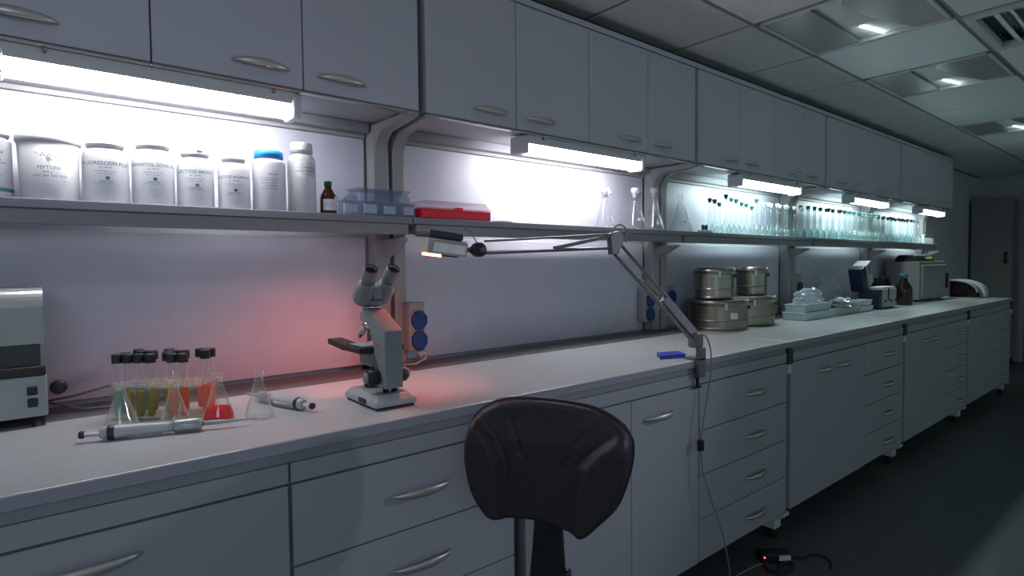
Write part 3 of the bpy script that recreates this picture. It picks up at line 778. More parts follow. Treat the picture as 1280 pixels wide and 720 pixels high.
for k in range(17): A.append((x + rnd.uniform(-.006, .006), ys[k % 2] + rnd.uniform(-.008, .008), k % 2)); x += .0545
flask_row(A, 'long-necked glass flask with a dark green stopper, in the far group before the white box', 'green-stoppered flasks at the far end', 'gstopdark', [(.190, .032), (.198, .034)])
# low glassware by the first green stoppers
t = thing('glass_stopper_tray', 'low green glass tray with two upright stoppers, left of the long-necked flasks', 'tray', (2.84, 1.765, ZS))
MB().lathe([(0, .0006), (.035, .0006), (.038, .003), (.038, .012), (.036, .012), (.035, .004), (0, .004)], (2.84, 1.768, ZS), 28).build('dish', M['gstop'], t)
for dx in (-.018, .014):
    MB().lathe([(0, 0.0045), (.006, .0045), (.006, .018), (.009, .022), (.008, .040), (0, .042)], (2.84 + dx, 1.768, ZS), 14).build('stopper', M['gstopdark'], t)
# far end of the shelf
t = thing('white_box', 'small white open box at the far end of the shelf', 'box', (6.68, 1.81, ZS))
b = MB()
for a, c in (((6.54, 1.765), (6.82, 1.769)), ((6.54, 1.851), (6.82, 1.855)), ((6.54, 1.769), (6.544, 1.851)), ((6.816, 1.769), (6.82, 1.851))):
    b.box((*a, ZS + .001), (*c, ZS + .055))
b.box((6.544, 1.769, ZS + .001), (6.816, 1.851, ZS + .005)); b.build('body', M['white'], t)
MB().box((6.58, 1.78, ZS + .006), (6.61, 1.80, ZS + .085), .003).build('insert', M['paper'], t)
t = thing('wall_plant', 'small dark green dried plant hanging beyond the end of the shelf', 'plant', (6.93, 1.90, 1.36))
MB().tube([(6.93, 1.885, 1.43), (6.935, 1.87, 1.41), (6.93, 1.86, 1.37)], .004).build('stem', M['leaf'], t)
lf = MB()
for k in range(46):
    c = Vector((6.93 + rnd.uniform(-.06, .06), 1.85 + rnd.uniform(-.03, .03), 1.43 + rnd.uniform(-.075, .075)))
    m = Matrix.Translation(c) @ Matrix.Rotation(rnd.uniform(0, 6), 4, 'Z') @ Matrix.Rotation(rnd.uniform(-1.2, 1.2), 4, 'X')
    lf.prism([(0, 0), (.008, .010), (.006, .024), (0, .034), (-.006, .024), (-.008, .010)], 0, .0008, 'z', m)
lf.build('leaves', M['leaf'], t)

# ------------------------------------------------------------------ things on the worktop
# grey instrument at the left
t = thing('lab_instrument', 'silver and grey bench instrument with a dark window, at the left edge', 'instrument', (-.17, 1.80, ZC))
def ins_profile(): return [(1.700, .945), (1.700, 1.095), (1.698, 1.10), (1.698, 1.165), (1.706, 1.190), (1.722, 1.205), (1.745, 1.212), (1.89, 1.212), (1.89, .945)]
MB().prism([(1.705, 1.014), (1.875, 1.014), (1.875, 1.205), (1.745, 1.205), (1.722, 1.197), (1.705, 1.18)], -.40, .040, 'x').build('housing', M['grey'], t)
P = [(1.697, 1.085)]
for q in range(9):
    a = PI / 2 * q / 8; P.append((1.735 - .038 * math.cos(a), 1.168 + .042 * math.sin(a)))
P += [(1.875, 1.210), (1.875, 1.206), (1.745, 1.2055), (1.715, 1.197), (1.7045, 1.17), (1.7045, 1.085)]
MB().prism(P, -.405, .044, 'x', smooth=False).build('cover', M['silver'], t)
MB().box((-.39, 1.7015, 1.036), (.036, 1.7045, 1.0845), .001, seg=1).build('window', M['window_dark'], t)
MB().box((-.39, 1.690, 1.014), (.044, 1.7043, 1.0355), .002, seg=1).build('sill', M['black'], t)
MB().box((-.405, 1.690, .922), (.046, 1.88, 1.0138), .004).build('base', M['grey_light'] if 'grey_light' in M else M['scope_base'], t)
for z in (.982, .955):
    MB().box((.010, 1.6865, z - .010), (.028, 1.6898, z + .010), .002, seg=1).build('switch', M['black'], t)
for x in (-.38, .028):
    for y in (1.704,): MB().cyl(.012, 0, .0218, (x, y), 16, Matrix.Translation((0, 0, ZC))).build('rubber_foot', M['rubber'], t)
MB().rod((.0462, 1.766, .974), (.060, 1.760, .974), .004).build('shaft', M['chrome'], t)
kb = MB(); kb.rod((.070, 1.760, .974), (.066, 1.746, .974), .017, bev=.004, seg=28); kb.build('knob', M['black'], t)
solid('power_cable', MB().tube([(.050, 1.86, .925), (.10, 1.83, .935), (.17, 1.80, .955), (.23, 1.79, .942), (.29, 1.82, .908), (.36, 1.86, .9045)], .003), M['cable'], 'thin grey cable running from the bench instrument behind the test tube rack', 'cable')
solid('power_cable', MB().tube([(.050, 1.835, .925), (.12, 1.80, .9045), (.20, 1.78, .9045), (.28, 1.80, .9045)], .003), M['cable'], 'lower grey cable lying on the dark strip by the instrument knob', 'cable')

# test tube rack and tubes
RC = Vector((.268, 1.618)); RA = math.atan2(-.79, .61) + .25
t = thing('test_tube_rack', 'frosted plastic test tube rack holding black-capped tubes', 'rack', (RC.x, RC.y, ZC), RA, world=False)
L, Wd, HR = .200, .110, .078
NX, NY = 8, 4
def rack_xy(i, j): return (-L / 2 + L * (i + .5) / NX, -Wd / 2 + Wd * (j + .5) / NY)
tp = MB()
bm = tp.bm
def plate(bm, z0, z1, hr):
    """plate with square-cut holes: built from cell frames"""
    cw, ch = L / NX, Wd / NY
    for i in range(NX):
        for j in range(NY):
            cx, cy = rack_xy(i, j); x0, x1, y0, y1 = cx - cw / 2, cx + cw / 2, cy - ch / 2, cy + ch / 2
            n = 16
            outer = []; inner = []
            for q in range(n):
                a = 2 * PI * (q + .5) / n; c, s = math.cos(a), math.sin(a)
                k = min(cw / 2 / max(abs(c), 1e-6), ch / 2 / max(abs(s), 1e-6))
                outer.append((cx + c * k, cy + s * k)); inner.append((cx + c * hr, cy + s * hr))
            for z in (z0, z1):
                O = [bm.verts.new((*p, z)) for p in outer]; I = [bm.verts.new((*p, z)) for p in inner]
                for q in range(n): bm.faces.new((O[q], O[(q + 1) % n], I[(q + 1) % n], I[q]))
plate(bm, HR - .003, HR, .0102)
tp.box((-L / 2, -Wd / 2, HR - .0032), (L / 2, -Wd / 2 + .0015, HR)).box((-L / 2, Wd / 2 - .0015, HR - .0032), (L / 2, Wd / 2, HR))
tp.build('top_plate', M['rack_top'], t, fix=False)
MB().box((-L / 2, -Wd / 2, .001), (L / 2, Wd / 2, .004), .001, seg=1).build('bottom_plate', M['rack'], t)
for s in (-1, 1):
    MB().box((s * L / 2 - .0015, -Wd / 2 + .002, .0042), (s * L / 2 + .0015, Wd / 2 - .002, HR - .0035)).build('end_wall', M['rack'], t)
MB().box((-L / 2 + .002, -Wd / 2, .0042), (L / 2 - .002, -Wd / 2 + .002, HR - .0035)).build('side_wall', M['rack'], t)
MB().box((-L / 2 + .002, Wd / 2 - .002, .0042), (L / 2 - .002, Wd / 2, HR - .0035)).build('side_wall', M['rack'], t)
def tube(liq, label, group):
    t = thing('test_tube', label, 'test tube', (0, 0, 0), group=group, world=False)
    r = .0090
    MB().lathe([(0, .0045), (r * .5, .0055), (r * .9, .009), (r, .014), (r, .138), (r - .0008, .138)], (0, 0, 0), 16).build('glass', M['g'], t)
    MB().lathe([(0, .006), (r * .45, .007), (r * .8, .010), (r * .88, .015), (r * .88, .066), (0, .066)], (0, 0, 0), 16).build('liquid', M[liq], t)
    MB().lathe([(0, .1385), (r + .0012, .1385), (r + .0014, .132), (r + .0026, .1321), (r + .0026, .1515), (r + .0015, .153), (0, .153)], (0, 0, 0), 16).build('cap', M['black'], t)
    return t
cosA, sinA = math.cos(RA), math.sin(RA)
groups = {
    'liq_teal': ('black-capped test tube with pale teal liquid, left end of the rack', 'teal test tubes in the rack', [(0, 0), (0, 1), (0, 3), (1, 2)]),
    'liq_olive': ('test tube with olive yellow liquid and a black cap, in the middle of the rack', 'olive test tubes in the rack', [(2, 0), (3, 0), (2, 2), (3, 3), (4, 1), (4, 2), (1, 0)]),
    'liq_orange': ('test tube with orange liquid and a black cap, at the right end of the rack', 'orange test tubes in the rack', [(5, 0), (6, 0), (5, 2), (6, 3)]),
}
for liq, (lab, grp, cells) in groups.items():
    pr = None
    for i, j in cells:
        lx, ly = rack_xy(i, j)
        o = pr = tube(liq, lab, grp) if pr is None else pr
        if i != cells[0][0] or j != cells[0][1]: o = copy_tree(pr)
        o.location = (RC.x + lx * cosA - ly * sinA, RC.y + lx * sinA + ly * cosA, ZC)
for k, (i, j, lab) in enumerate([(7, 2, 'black-capped tube at the right corner of the rack, left one of the separate pair'), (7, 3, 'rightmost black-capped tube in the rack, behind the red flask')]):
    o = tube('liq_orange', lab, None); lx, ly = rack_xy(i, j)
    o.location = (RC.x + lx * cosA - ly * sinA, RC.y + lx * sinA + ly * cosA, ZC)

# small conical flasks
def small_flask(x, y, r, h, label, red=False, rz=0):
    t = thing('conical_flask', label, 'flask', (x, y, ZC), group='small conical flasks on the worktop')
    p = erlen_mesh(r, h, .0095)
    MB().lathe(p, (x, y, ZC), 32).build('glass', M['gbig'], t)
    if red:
        MB().lathe([(0, .0014), (r * .88, .0014), (r * .96, .006), (r * .93, h * .13), (r * .80, h * .27), (0, h * .27)], (x, y, ZC), 32).build('liquid', M['liq_red'], t)
    return t
small_flask(.165, 1.522, .034, .104, 'empty small conical flask at the left, behind the pipette handle')
small_flask(.262, 1.490, .031, .098, 'empty small conical flask in front of the orange test tubes')
small_flask(.349, 1.478, .033, .106, 'small conical flask with bright red liquid', True)
small_flask(.428, 1.440, .031, .106, 'empty small conical flask on the right, between the red one and the microscope')

# pipettes
def pipette(a, b, label, tip=True, twist=0.0, btn='purple'):
    a = Vector(a); b = Vector(b); d = b - a; L = d.length
    m = Matrix.Translation(a) @ d.to_track_quat('Z', 'Y').to_matrix().to_4x4() @ Matrix.Rotation(twist, 4, 'Z')
    t = thing('pipette', label, 'pipette', (a.x, a.y, ZC))
    MB().cyl(.008, 0, .010, (0, 0), 20, m, bev=.002).build('plunger_button', M[btn], t)
    MB().cyl(.0052, .0101, .036, (0, 0), 16, m).build('plunger', M['pip'], t)
    mb = MB().lathe([(0, .0365), (.010, .0365), (.0135, .042), (.0145, .060), (.0135, .090), (.0115, .150), (.0112, .168), (0, .168)], (0, 0, 0), 24, m); mb.build('handle', M['pip'], t)
    MB().lathe([(.0143, .050), (.0150, .051), (.0150, .062), (.0143, .063)], (0, 0, 0), 24, m).build('ring', M[btn], t)
    MB().box((-.0065, -.0165, .085), (.0065, -.009, .145), .003, m).build('ejector', M['scope_base'], t)
    MB().lathe([(0, .1685), (.0125, .1685), (.0140, .172), (.0140, .216), (.0105, .222), (0, .222)], (0, 0, 0), 24, m).build('collar', M['silver'], t)
    if tip:
        MB().lathe([(0, .2225), (.0050, .2225), (.0048, .245), (.0030, .29), (.0012, L), (0, L)], (0, 0, 0), 14, m).build('tip', M['scope_base'], t)
    return t
pipette((.086, 1.470, ZC + .0158), (.402, 1.372, ZC + .0142), 'long white pipette with a purple ring lying at the front left')
a = Vector((.538, 1.390, ZC + .0158)); b = Vector((.475, 1.62, ZC + .0142))
pipette(a, b, 'white pipette pointing away from the camera, left of the microscope', True, 1.0, 'black')

M['bright_panel'] = mat('bright_side_panel', (0.93, 0.96, 0.96), 0.5, 0.0, noise=0.15, nscale=40)  # near-white colour paints in the light this silver panel would reflect

# ------------------------------------------------------------------ microscope (user side faces -y)
MX, MY = .712, 1.385
t = thing('microscope', 'grey binocular microscope with a black stage, standing on the worktop', 'microscope', (MX, MY, ZC), math.radians(-1.5), world=False)
b = MB()
bm = b.bm
def tapered(mb, lo, hi, m=None, bevel=.003):
    """box whose bottom rectangle lo=(x0,y0,x1,y1,z) and top rectangle hi differ"""
    x0, y0, x1, y1, z0 = lo; u0, v0, u1, v1, z1 = hi
    v = [mb.bm.verts.new(p) for p in ((x0, y0, z0), (x1, y0, z0), (x1, y1, z0), (x0, y1, z0), (u0, v0, z1), (u1, v0, z1), (u1, v1, z1), (u0, v1, z1))]
    fs = [mb.bm.faces.new([v[i] for i in q]) for q in ((3, 2, 1, 0), (4, 5, 6, 7), (0, 1, 5, 4), (1, 2, 6, 5), (2, 3, 7, 6), (3, 0, 4, 7))]
    if bevel: bmesh.ops.bevel(mb.bm, geom=list({e for f in fs for e in f.edges}), offset=bevel, segments=2, affect='EDGES', profile=.5)
    if m is not None: bmesh.ops.transform(mb.bm, matrix=m, verts=[q for q in mb.bm.verts])
    return mb
tapered(b, (-.057, -.092, .057, .092, .006), (-.057, -.092, .057, .092, .020))
tapered(b, (-.056, -.091, .056, .091, .0195), (-.044, -.074, .044, .078, .034))
base = b.build('base', M['scope_base'], t)
MB().box((-.052, -.086, .0006), (.052, .086, .0062)).build('base_pad', M['rubber'], t)
MB().box((-.0605, -.040, .010), (-.0565, .000, .022), .002, Matrix.Rotation(0, 4, 'X')).build('power_switch', M['black'], t)
MB().cyl(.022, .033, .046, (0, .042), 28, bev=.003).build('light_collector', M['black'], t)
MB().cyl(.007, .030, .050, (-.010, -.052), 14).cyl(.007, .030, .050, (.014, -.052), 14).build('column_mount', M['black'], t)
# arm: column plus slanted neck, one casting
P = [(-.082, .048), (-.020, .048), (-.020, .120), (-.016, .160), (.006, .196), (.016, .208), (.060, .208), (.060, .228), (.046, .240), (.012, .240), (-.074, .196), (-.082, .190)]
b = MB().prism(P, -.024, .024, 'x')
bmesh.ops.bevel(b.bm, geom=b.bm.edges[:], offset=.0022, segments=2, affect='EDGES', profile=.5)
arm_ = b.build('arm', M['scope'], t)
MB().box((-.0246, -.050, .150), (-.0241, -.036, .157)).build('maker_mark', M['red_mark'], t)
# stage
b = MB().box((-.062, -.019, .131), (.062, .086, .146), .003)
st = b.build('stage', M['black'], t)
MB().box((-.050, -.010, .1465), (.050, .070, .150), .001, seg=1).build('slide_holder', M['grey'], t)
b = MB().prism([(.0865, .146), (.195, .152), (.195, .138), (.0865, .130)], -.060, -.020, 'x'); b.build('stage_arm', M['black'], t)
MB().box((-.030, -.019, .095), (.030, .060, .1305), .006).build('substage', M['scope'], t)
MB().cyl(.018, .070, .0945, (0, .036), 24, bev=.002).build('condenser', M['black'], t)
MB().rod((-.034, .034, .088), (-.018, .034, .088), .006).rod((-.040, .010, .070), (-.012, .010, .078), .0045).build('condenser_knob', M['black'], t)
# focus knobs either side
for s in (-1, 1):
    k = MB().rod((s * .0245, -.040, .074), (s * .052, -.040, .074), .020, seg=32, bev=.002).build('focus_knob', M['black'], t)
    MB().rod((s * .0525, -.040, .074), (s * .060, -.040, .074), .0135, seg=24, bev=.0015).build('fine_focus_knob', M['scope'], t)
MB().rod((.0245, -.030, .100), (.034, -.030, .100), .010).build('lock_knob', M['chrome'], t)
# nosepiece and objectives
MB().lathe([(0, .186), (.021, .190), (.026, .198), (.026, .205), (0, .2075)], (0, .040, 0), 28).build('nosepiece', M['chrome'], t)
for (ax, ay, L) in ((0, -.10, .034), (-.55, .55, .034), (.55, .55, .028), (.3, -.9, .022)):
    a = Vector((ax * .022, .040 + ay * .022, .192)); d = Vector((ax, ay, -1.15)).normalized()
    ob = MB().rod(a, a + d * L * .65, .0085, bev=.001, seg=20).build('objective', M['silver'], t)
    MB().rod(a + d * (L * .65 + .0003), a + d * L, .0062, .004, seg=18).build('front_lens', M['black'], t)
# head
MB().lathe([(0, .2405), (.024, .2405), (.026, .244), (.024, .249), (0, .249)], (0, .038, 0), 32).build('head_ring', M['chrome'], t)
MB().lathe([(0, .2495), (.026, .2495), (.030, .262), (0, .262)], (0, .038, 0), 28).build('head_neck', M['scope'], t)
for s in (-1, 1):
    tilt = Vector((s * .06, -.66, .75)).normalized()
    a = Vector((s * .025, .040, .268))
    m = Matrix.Translation(a) @ tilt.to_track_quat('Z', 'Y').to_matrix().to_4x4()
    b = MB().lathe([(0, -.010), (.022, -.008), (.0265, .002), (.0265, .036), (.0205, .046), (.0190, .058), (0, .058)], (0, 0, 0), 28, m)
    tb = b.build('eyepiece_tube', M['scope'], t)
    b = MB().lathe([(0, .0585), (.0165, .0585), (.0165, .066), (.0185, .069), (.0180, .100), (.0168, .103), (.0135, .103), (.0125, .096), (0, .0955)], (0, 0, 0), 28, m)
    b.build('eyepiece', M['scope'], tb)
    MB().lathe([(0, .0960), (.0123, .0960), (.0123, .0968), (0, .0975)], (0, 0, 0), 24, m).build('eye_lens', M['black'], tb)
    MB().lathe([(.0128, .0960), (.0178, .1032), (.0150, .1042), (.0130, .1034)], (0, 0, 0), 28, m).build('eyecup', M['black'], tb)
MB().box((-.012, .000, .264), (.012, .050, .296), .005).build('prism_bridge', M['scope'], t)

# ------------------------------------------------------------------ sockets on the posts
def socket_box(x, y, z, label, w=.060, h=.165, blue_z=(.040, .112)):
    t = thing('power_socket', label, 'socket', (x, y, z), world=True)
    MB().box((x - w / 2, y - .05, z), (x + w / 2, y - .0005, z + h), .005).build('housing', M['post'], t)
    MB().box((x - w / 2 - .001, y - .052, z + h - .004), (x + w / 2 + .001, y - .001, z + h + .006), .003).build('hood', M['grey'], t)
    for dz in blue_z:
        R = .036; cz = z + dz
        P = [(x + .004 + .90 * R * math.cos(PI / 8 + q * PI / 4), cz + R * math.sin(PI / 8 + q * PI / 4)) for q in range(8)]
        l = MB().prism(P, y - .066, y - .0505, 'y')
        bmesh.ops.bevel(l.bm, geom=l.bm.edges[:], offset=.003, segments=2, affect='EDGES', profile=.5)
        l.build('socket_lid', M['blue'], t)
    return t
socket_box(1.095, 1.885, .945, 'double power socket with blue lids, right behind the microscope', .062, .170)
socket_box(2.515, 1.940, .948, 'double power socket with blue lids, seen through the lamp arm')
socket_box(2.71, 1.944, .960, 'double power socket with blue lids, next to the steel drums')
socket_box(4.24, 1.944, .965, 'dark power socket behind the tall clear plastic bag', .09, .20)
solid('plug', MB().rod((1.10, 1.80, .932), (1.10, 1.832, .936), .016, bev=.003), M['scope_base'], 'pale power plug lying on the strip below the socket behind the microscope', 'plug')
solid('plug_cable', MB().tube([(1.10, 1.80, .932), (1.09, 1.775, .925), (1.04, 1.76, .9145), (1.00, 1.78, .9145)], .004), M['cable'], 'short pale cable on the dark strip behind the microscope', 'cable')

# ------------------------------------------------------------------ magnifier lamp on its spring arm
CX, CY = 1.884, 1.205
t = thing('magnifier_lamp', 'grey spring-arm lamp clamped to the worktop edge, red light under its head', 'lamp', (CX, CY, ZC), world=True)
cl = MB().box((CX - .022, 1.180, .853), (CX + .022, 1.196, .945), .003)
cl.box((CX - .022, 1.180, ZC + .0006), (CX + .022, 1.245, ZC + .010), .002)
cl.box((CX - .020, 1.180, .838), (CX + .020, 1.2045, .8525), .002)
cl.build('clamp', M['arm'], t)
MB().rod((CX - .010, 1.196, .80), (CX - .010, 1.196, .8378), .005).rod((CX - .034, 1.196, .802), (CX + .014, 1.196, .802), .004).build('clamp_screw', M['black'], t)
MB().box((CX - .030, 1.185, .9455), (CX + .016, 1.225, 1.000), .008).build('pivot_block', M['arm'], t)
E = Vector((1.580, 1.330, 1.325)); A0 = Vector((CX - .008, 1.207, .985))
dl = (E - A0).normalized(); side = dl.cross(Vector((0, 1, .2))).normalized()
off = Vector((.026, .008, .012))
MB().rod(A0 + Vector((-.016, -.004, -.020)), E + Vector((-.018, 0, -.030)), .0055).build('lower_bar', M['arm'], t)
MB().rod(A0 + off, E + off + Vector((.0, 0, -.008)), .0055).build('lower_bar', M['arm'], t)
MB().beam(A0 + Vector((.006, .0, -.006)), A0 + dl * .20 + Vector((.006, 0, -.004)), .040, .026, (0, 1, 0), .004).build('spring_cover', M['arm'], t)
MB().beam(A0 + dl * .221 + Vector((.003, 0, -.006)), A0 + dl * .30 + Vector((-.004, 0, -.010)), .014, .012, (0, 1, 0), .002).build('spring_hook', M['arm'], t)
for k in range(2):
    q = A0 + dl * (.25 + .04 * k)
    sp = []; 
    for i in range(120):
        a = i * .75; f = i / 119
        c = A0 + dl * (.12 + .20 * f) + Vector((-.024 if k == 0 else .030, -.002, -.010 if k == 0 else .004))
        sp.append(c + .004 * (math.cos(a) * Vector((0, 1, 0)) + math.sin(a) * side))
    MB().tube(sp, .0011, 6).build('spring', M['chrome'], t)
MB().rod((A0 + dl * .30) + Vector((-.030, 0, -.012)), (A0 + dl * .30) + Vector((.040, 0, .006)), .0035).build('cross_pin', M['arm'], t)
# elbow
P = [(E.x - .034, E.z + .030), (E.x + .020, E.z + .040), (E.x + .042, E.z + .010), (E.x + .010, E.z - .040), (E.x - .026, E.z - .042)]
b = MB().prism(P, E.y - .010, E.y + .010, 'y'); bmesh.ops.bevel(b.bm, geom=b.bm.edges[:], offset=.003, segments=2, affect='EDGES', profile=.5)
b.build('elbow_plate', M['arm'], t)
H0 = Vector((1.036, 1.395, 1.292))
MB().rod(E + Vector((-.026, 0, -.020)), H0 + Vector((.0, 0, -.005)), .0055).build('upper_bar', M['arm'], t)
MB().rod(E + Vector((-.020, 0, .028)), H0 + Vector((.030, 0, .030)), .0035).build('upper_bar', M['arm'], t)
MB().beam(E + Vector((-.022, 0, .022)), E + Vector((-.26, .033, -.022)), .012, .012, (0, 0, 1), .002).build('upper_spring_cover', M['arm'], t)
kn = MB().rod(H0 + Vector((-.006, -.032, .004)), H0 + Vector((-.006, -.004, .004)), .021, seg=28, bev=.003).build('tilt_knob', M['black'], t)
MB().rod(H0 + Vector((-.006, -.0036, .004)), H0 + Vector((-.006, .012, .004)), .012).build('tilt_joint', M['arm'], t)
# head: flat box with silver side, dark top plate; tips down to the left
hm = Matrix.Translation((.914, 1.405, 1.303)) @ Matrix.Rotation(math.radians(-4), 4, 'Z') @ Matrix.Rotation(math.radians(6), 4, 'Y') @ Matrix.Rotation(math.radians(4), 4, 'X')
b = MB()
for (a, c) in (((-.062, -.050, -.020), (.062, -.047, .018)), ((-.062, .047, -.020), (.062, .050, .018)), ((-.062, -.047, -.020), (-.059, .047, .018)), ((.059, -.047, -.020), (.062, .047, .018))):
    b.box(a, c, 0.0, hm)
hd = b.build('head_shell', M['silver'], t)
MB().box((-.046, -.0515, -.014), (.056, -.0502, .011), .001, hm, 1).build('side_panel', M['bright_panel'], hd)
MB().box((-.061, -.049, .0185), (.061, .049, .022), .001, hm, 1).build('lid', M['silver'], t)
MB().box((-.059, -.045, .0225), (.050, .045, .044), .006, hm).build('top_housing', M['navy_dark'], t)
MB().rod(hm @ Vector((.062, 0, 0)), H0 + Vector((-.006, .004, .004)), .007).build('head_stem', M['arm'], t)
MB().box((-.064, -.050, -.027), (-.018, -.022, -.0205), .002, hm).build('red_light', M['redglow'], t)
MB().lathe([(.030, -.024), (.046, -.024), (.046, -.0205), (.030, -.0205)], (.010, 0, 0), 32, hm).build('lens_ring', M['black'], t)
lp = bpy.data.lights.new('red_lamp', 'SPOT'); lp.energy = 8.0; lp.color = (1.0, .16, .10); lp.spot_size = math.radians(118); lp.spot_blend = .8; lp.shadow_soft_size = .02
lo = bpy.data.objects.new('red_lamp', lp); COL.objects.link(lo); lo.parent = t
lo.location = hm @ Vector((-.040, -.018, -.024)) - Vector((CX, CY, ZC))
lo.rotation_euler = Vector((-.22, .55, -1)).to_track_quat('-Z', 'Y').to_euler()
# cable loops and the cord that hangs down
pts = [Vector((.970, 1.40, 1.320))]
for q in range(1, 10):
    a = PI * q / 10; pts.append(Vector((1.000 - .030 * math.cos(a), 1.395, 1.318 + .040 * math.sin(a))))
pts.append(H0 + Vector((.006, 0, .022)))
MB().tube(pts, .0025).build('head_cable', M['cable'], t)
pts = [E + Vector((-.045, -.012, .022))]
for q in range(0, 13):
    a = PI * (1.0 - q / 12 * 1.25); pts.append(E + Vector((.010 + .040 * math.cos(a), -.014, .026 + .034 * math.sin(a))))
MB().tube(pts, .003).build('elbow_cable', M['cable'], t)
pts = [Vector((CX + .0195, 1.20, .985)), Vector((CX + .032, 1.190, .985)), Vector((CX + .045, 1.182, .955)), Vector((CX + .050, 1.176, .905)), Vector((CX + .043, 1.174, .85)), Vector((CX + .010, 1.176, .72)), Vector((CX - .016, 1.178, .615))]
def smooth(pts, n=6):
    out = []
    P = [pts[0]] + pts + [pts[-1]]
    for i in range(1, len(P) - 2):
        p0, p1, p2, p3 = P[i - 1:i + 3]
        for k in range(n):
            u = k / n
            out.append(.5 * ((2 * p1) + (p2 - p0) * u + (2 * p0 - 5 * p1 + 4 * p2 - p3) * u * u + (3 * p1 - p0 - 3 * p2 + p3) * u ** 3))
    out.append(P[-1]); return out
t = thing('lamp_cord', 'thin grey cord with a small inline switch hanging from the magnifier lamp', 'cord', (CX, 1.178, 0))
MB().tube(smooth(pts), .0028).build('cable', M['cable'], t)
MB().box((CX - .026, 1.168, .575), (CX - .006, 1.188, .615), .004).build('switch', M['black'], t)
pts = [Vector((CX - .016, 1.178, .575)), Vector((CX - .010, 1.172, .50)), Vector((CX + .02, 1.160, .40)), Vector((CX + .075, 1.150, .27)), Vector((CX + .12, 1.150, .15)), Vector((CX + .15, 1.155, .05)), Vector((CX + .17, 1.17, .0035)), Vector((CX + .26, 1.20, .0035)), Vector((CX + .40, 1.19, .0035)), Vector((2.33, 1.18, .004))]
MB().tube(smooth(pts), .0028).build('cable', M['cable'], t)

solid('note_pad', MB().prism([(1.795, 1.300), (1.90, 1.262), (1.945, 1.325), (1.85, 1.355)], ZC + .0008, ZC + .014, 'z'), M['blue_card'], 'flat blue pad lying on the worktop beside the lamp clamp', 'pad')

# ------------------------------------------------------------------ steel drums
def drum(x, y, z, r, h, label, m, tag_=False, name='steel_drum'):
    t = thing(name, label, 'drum', (x, y, z), group='steel drums on the worktop')
    MB().lathe([(0, .001), (r - .003, .001), (r, .004), (r, .012), (r - .0006, .0128), (r - .001, .015), (r - .001, .020), (r - .001, h * .27), (r - .001, h * .30), (r, h * .31), (r, h * .325), (r - .001, h * .335), (r - .001, h * .36), (r - .001, h * .76), (r - .001, h * .79), (r, h * .805), (r, h * .81), (0, h * .81)], (x, y, z), 48).build('body', m, t)
    ld = MB().lathe([(0, h * .985), (r * .5, h * .99), (r - .004, h * .985), (r + .002, h * .998), (r + .003, h), (r + .003, h * .815), (r + .001, h * .8115), (0, h * .8115)], (x, y, z), 48).build('lid', m, t)
    a = math.atan2(-y, -x) + .25
    c = Vector((x + (r + .006) * math.cos(a), y + (r + .006) * math.sin(a), z + h * .80))
    MB().box((-.004, -.009, -.020), (.005, .009, .016), .002, Matrix.Translation(c) @ Matrix.Rotation(a, 4, 'Z')).build('latch', M['chrome'], t)
    a2 = a + 1.45
    c = Vector((x + (r + .006) * math.cos(a2), y + (r + .006) * math.sin(a2), z + h * .72))
    MB().box((-.004, -.012, -.010), (.006, .012, .010), .002, Matrix.Translation(c) @ Matrix.Rotation(a2, 4, 'Z')).build('hinge', M['black'], t)
    if tag_:
        a3 = a + .30
        me = zline(.040, 0, .030); wrap(me, x, y, r + .0004, a3, z + h * .48); me.materials.append(M['paper']); l = link_mesh('number_tag', me, t)
        print_on(l, [TM('1', .022, M['ink_dark'])], x, y, r + .0008, z + h * .48, M['ink_dark'], a3)
    return t
drum(2.89, 1.72, ZC, .152, .160, 'wide bottom steel drum with a white number tag, at the left', M['steel_dark'], True)
drum(3.215, 1.73, ZC, .149, .164, 'wide bottom steel drum at the right, partly behind the tagged one', M['steel_dark'])
drum(2.875, 1.735, ZC + .1615, .104, .166, 'smaller shiny steel drum stacked on the tagged one', M['steel'])
drum(3.285, 1.74, ZC + .1655, .084, .160, 'smaller shiny steel drum stacked at the right', M['steel'])

# ------------------------------------------------------------------ trays, bags, boxes
def tray(x0, y0, x1, y1, z, h, label, m='bagw', cat='tray'):
    t = thing('plastic_tray', label, cat, ((x0 + x1) / 2, (y0 + y1) / 2, z), group='plastic trays on the worktop')
    tapered(MB(), (x0 + .008, y0 + .004, x1 - .008, y1 - .004, z + .0006), (x0, y0, x1, y1, z + h - .006), None, .002).build('body', M[m], t)
    MB().box((x0 - .004, y0 - .003, z + h - .0055), (x1 + .004, y1 + .003, z + h), .002).build('rim', M[m], t)
    return t
M['tray_white'] = mat('translucent_tray', (0.50, 0.60, 0.62), 0.3, noise=0.06, nscale=30)
tray(3.58, 1.56, 4.02, 1.70, ZC, .048, 'bottom white plastic tray of the left stack', 'tray_white')
tray(3.60, 1.57, 3.98, 1.695, ZC + .0485, .046, 'upper white plastic tray of the left stack, with a faint red corner', 'tray_white')
solid('film_bag', crumple(MB(), (3.78, 1.63, ZC + .0952), (.165, .055, .062), 11, 4, .28), M['bag'], 'crumpled clear plastic bag lying on the left stack of trays', 'bag')
tray(4.06, 1.56, 4.40, 1.68, ZC, .050, 'clear plastic tray wrapped in glittering film, right of the tray stack', 'bag')
solid('film_wrap', crumple(MB(), (4.23, 1.62, ZC + .0505), (.160, .050, .036), 21, 4, .5), M['foil'], 'glittering crumpled film on top of the clear wrapped tray', 'film')
tray(4.43, 1.565, 4.68, 1.665, ZC, .040, 'small lower pale tray just left of the blue and white device', 'tray_white')
tray(4.44, 1.57, 4.67, 1.66, ZC + .0405, .040, 'small upper pale tray just left of the blue and white device', 'tray_white')
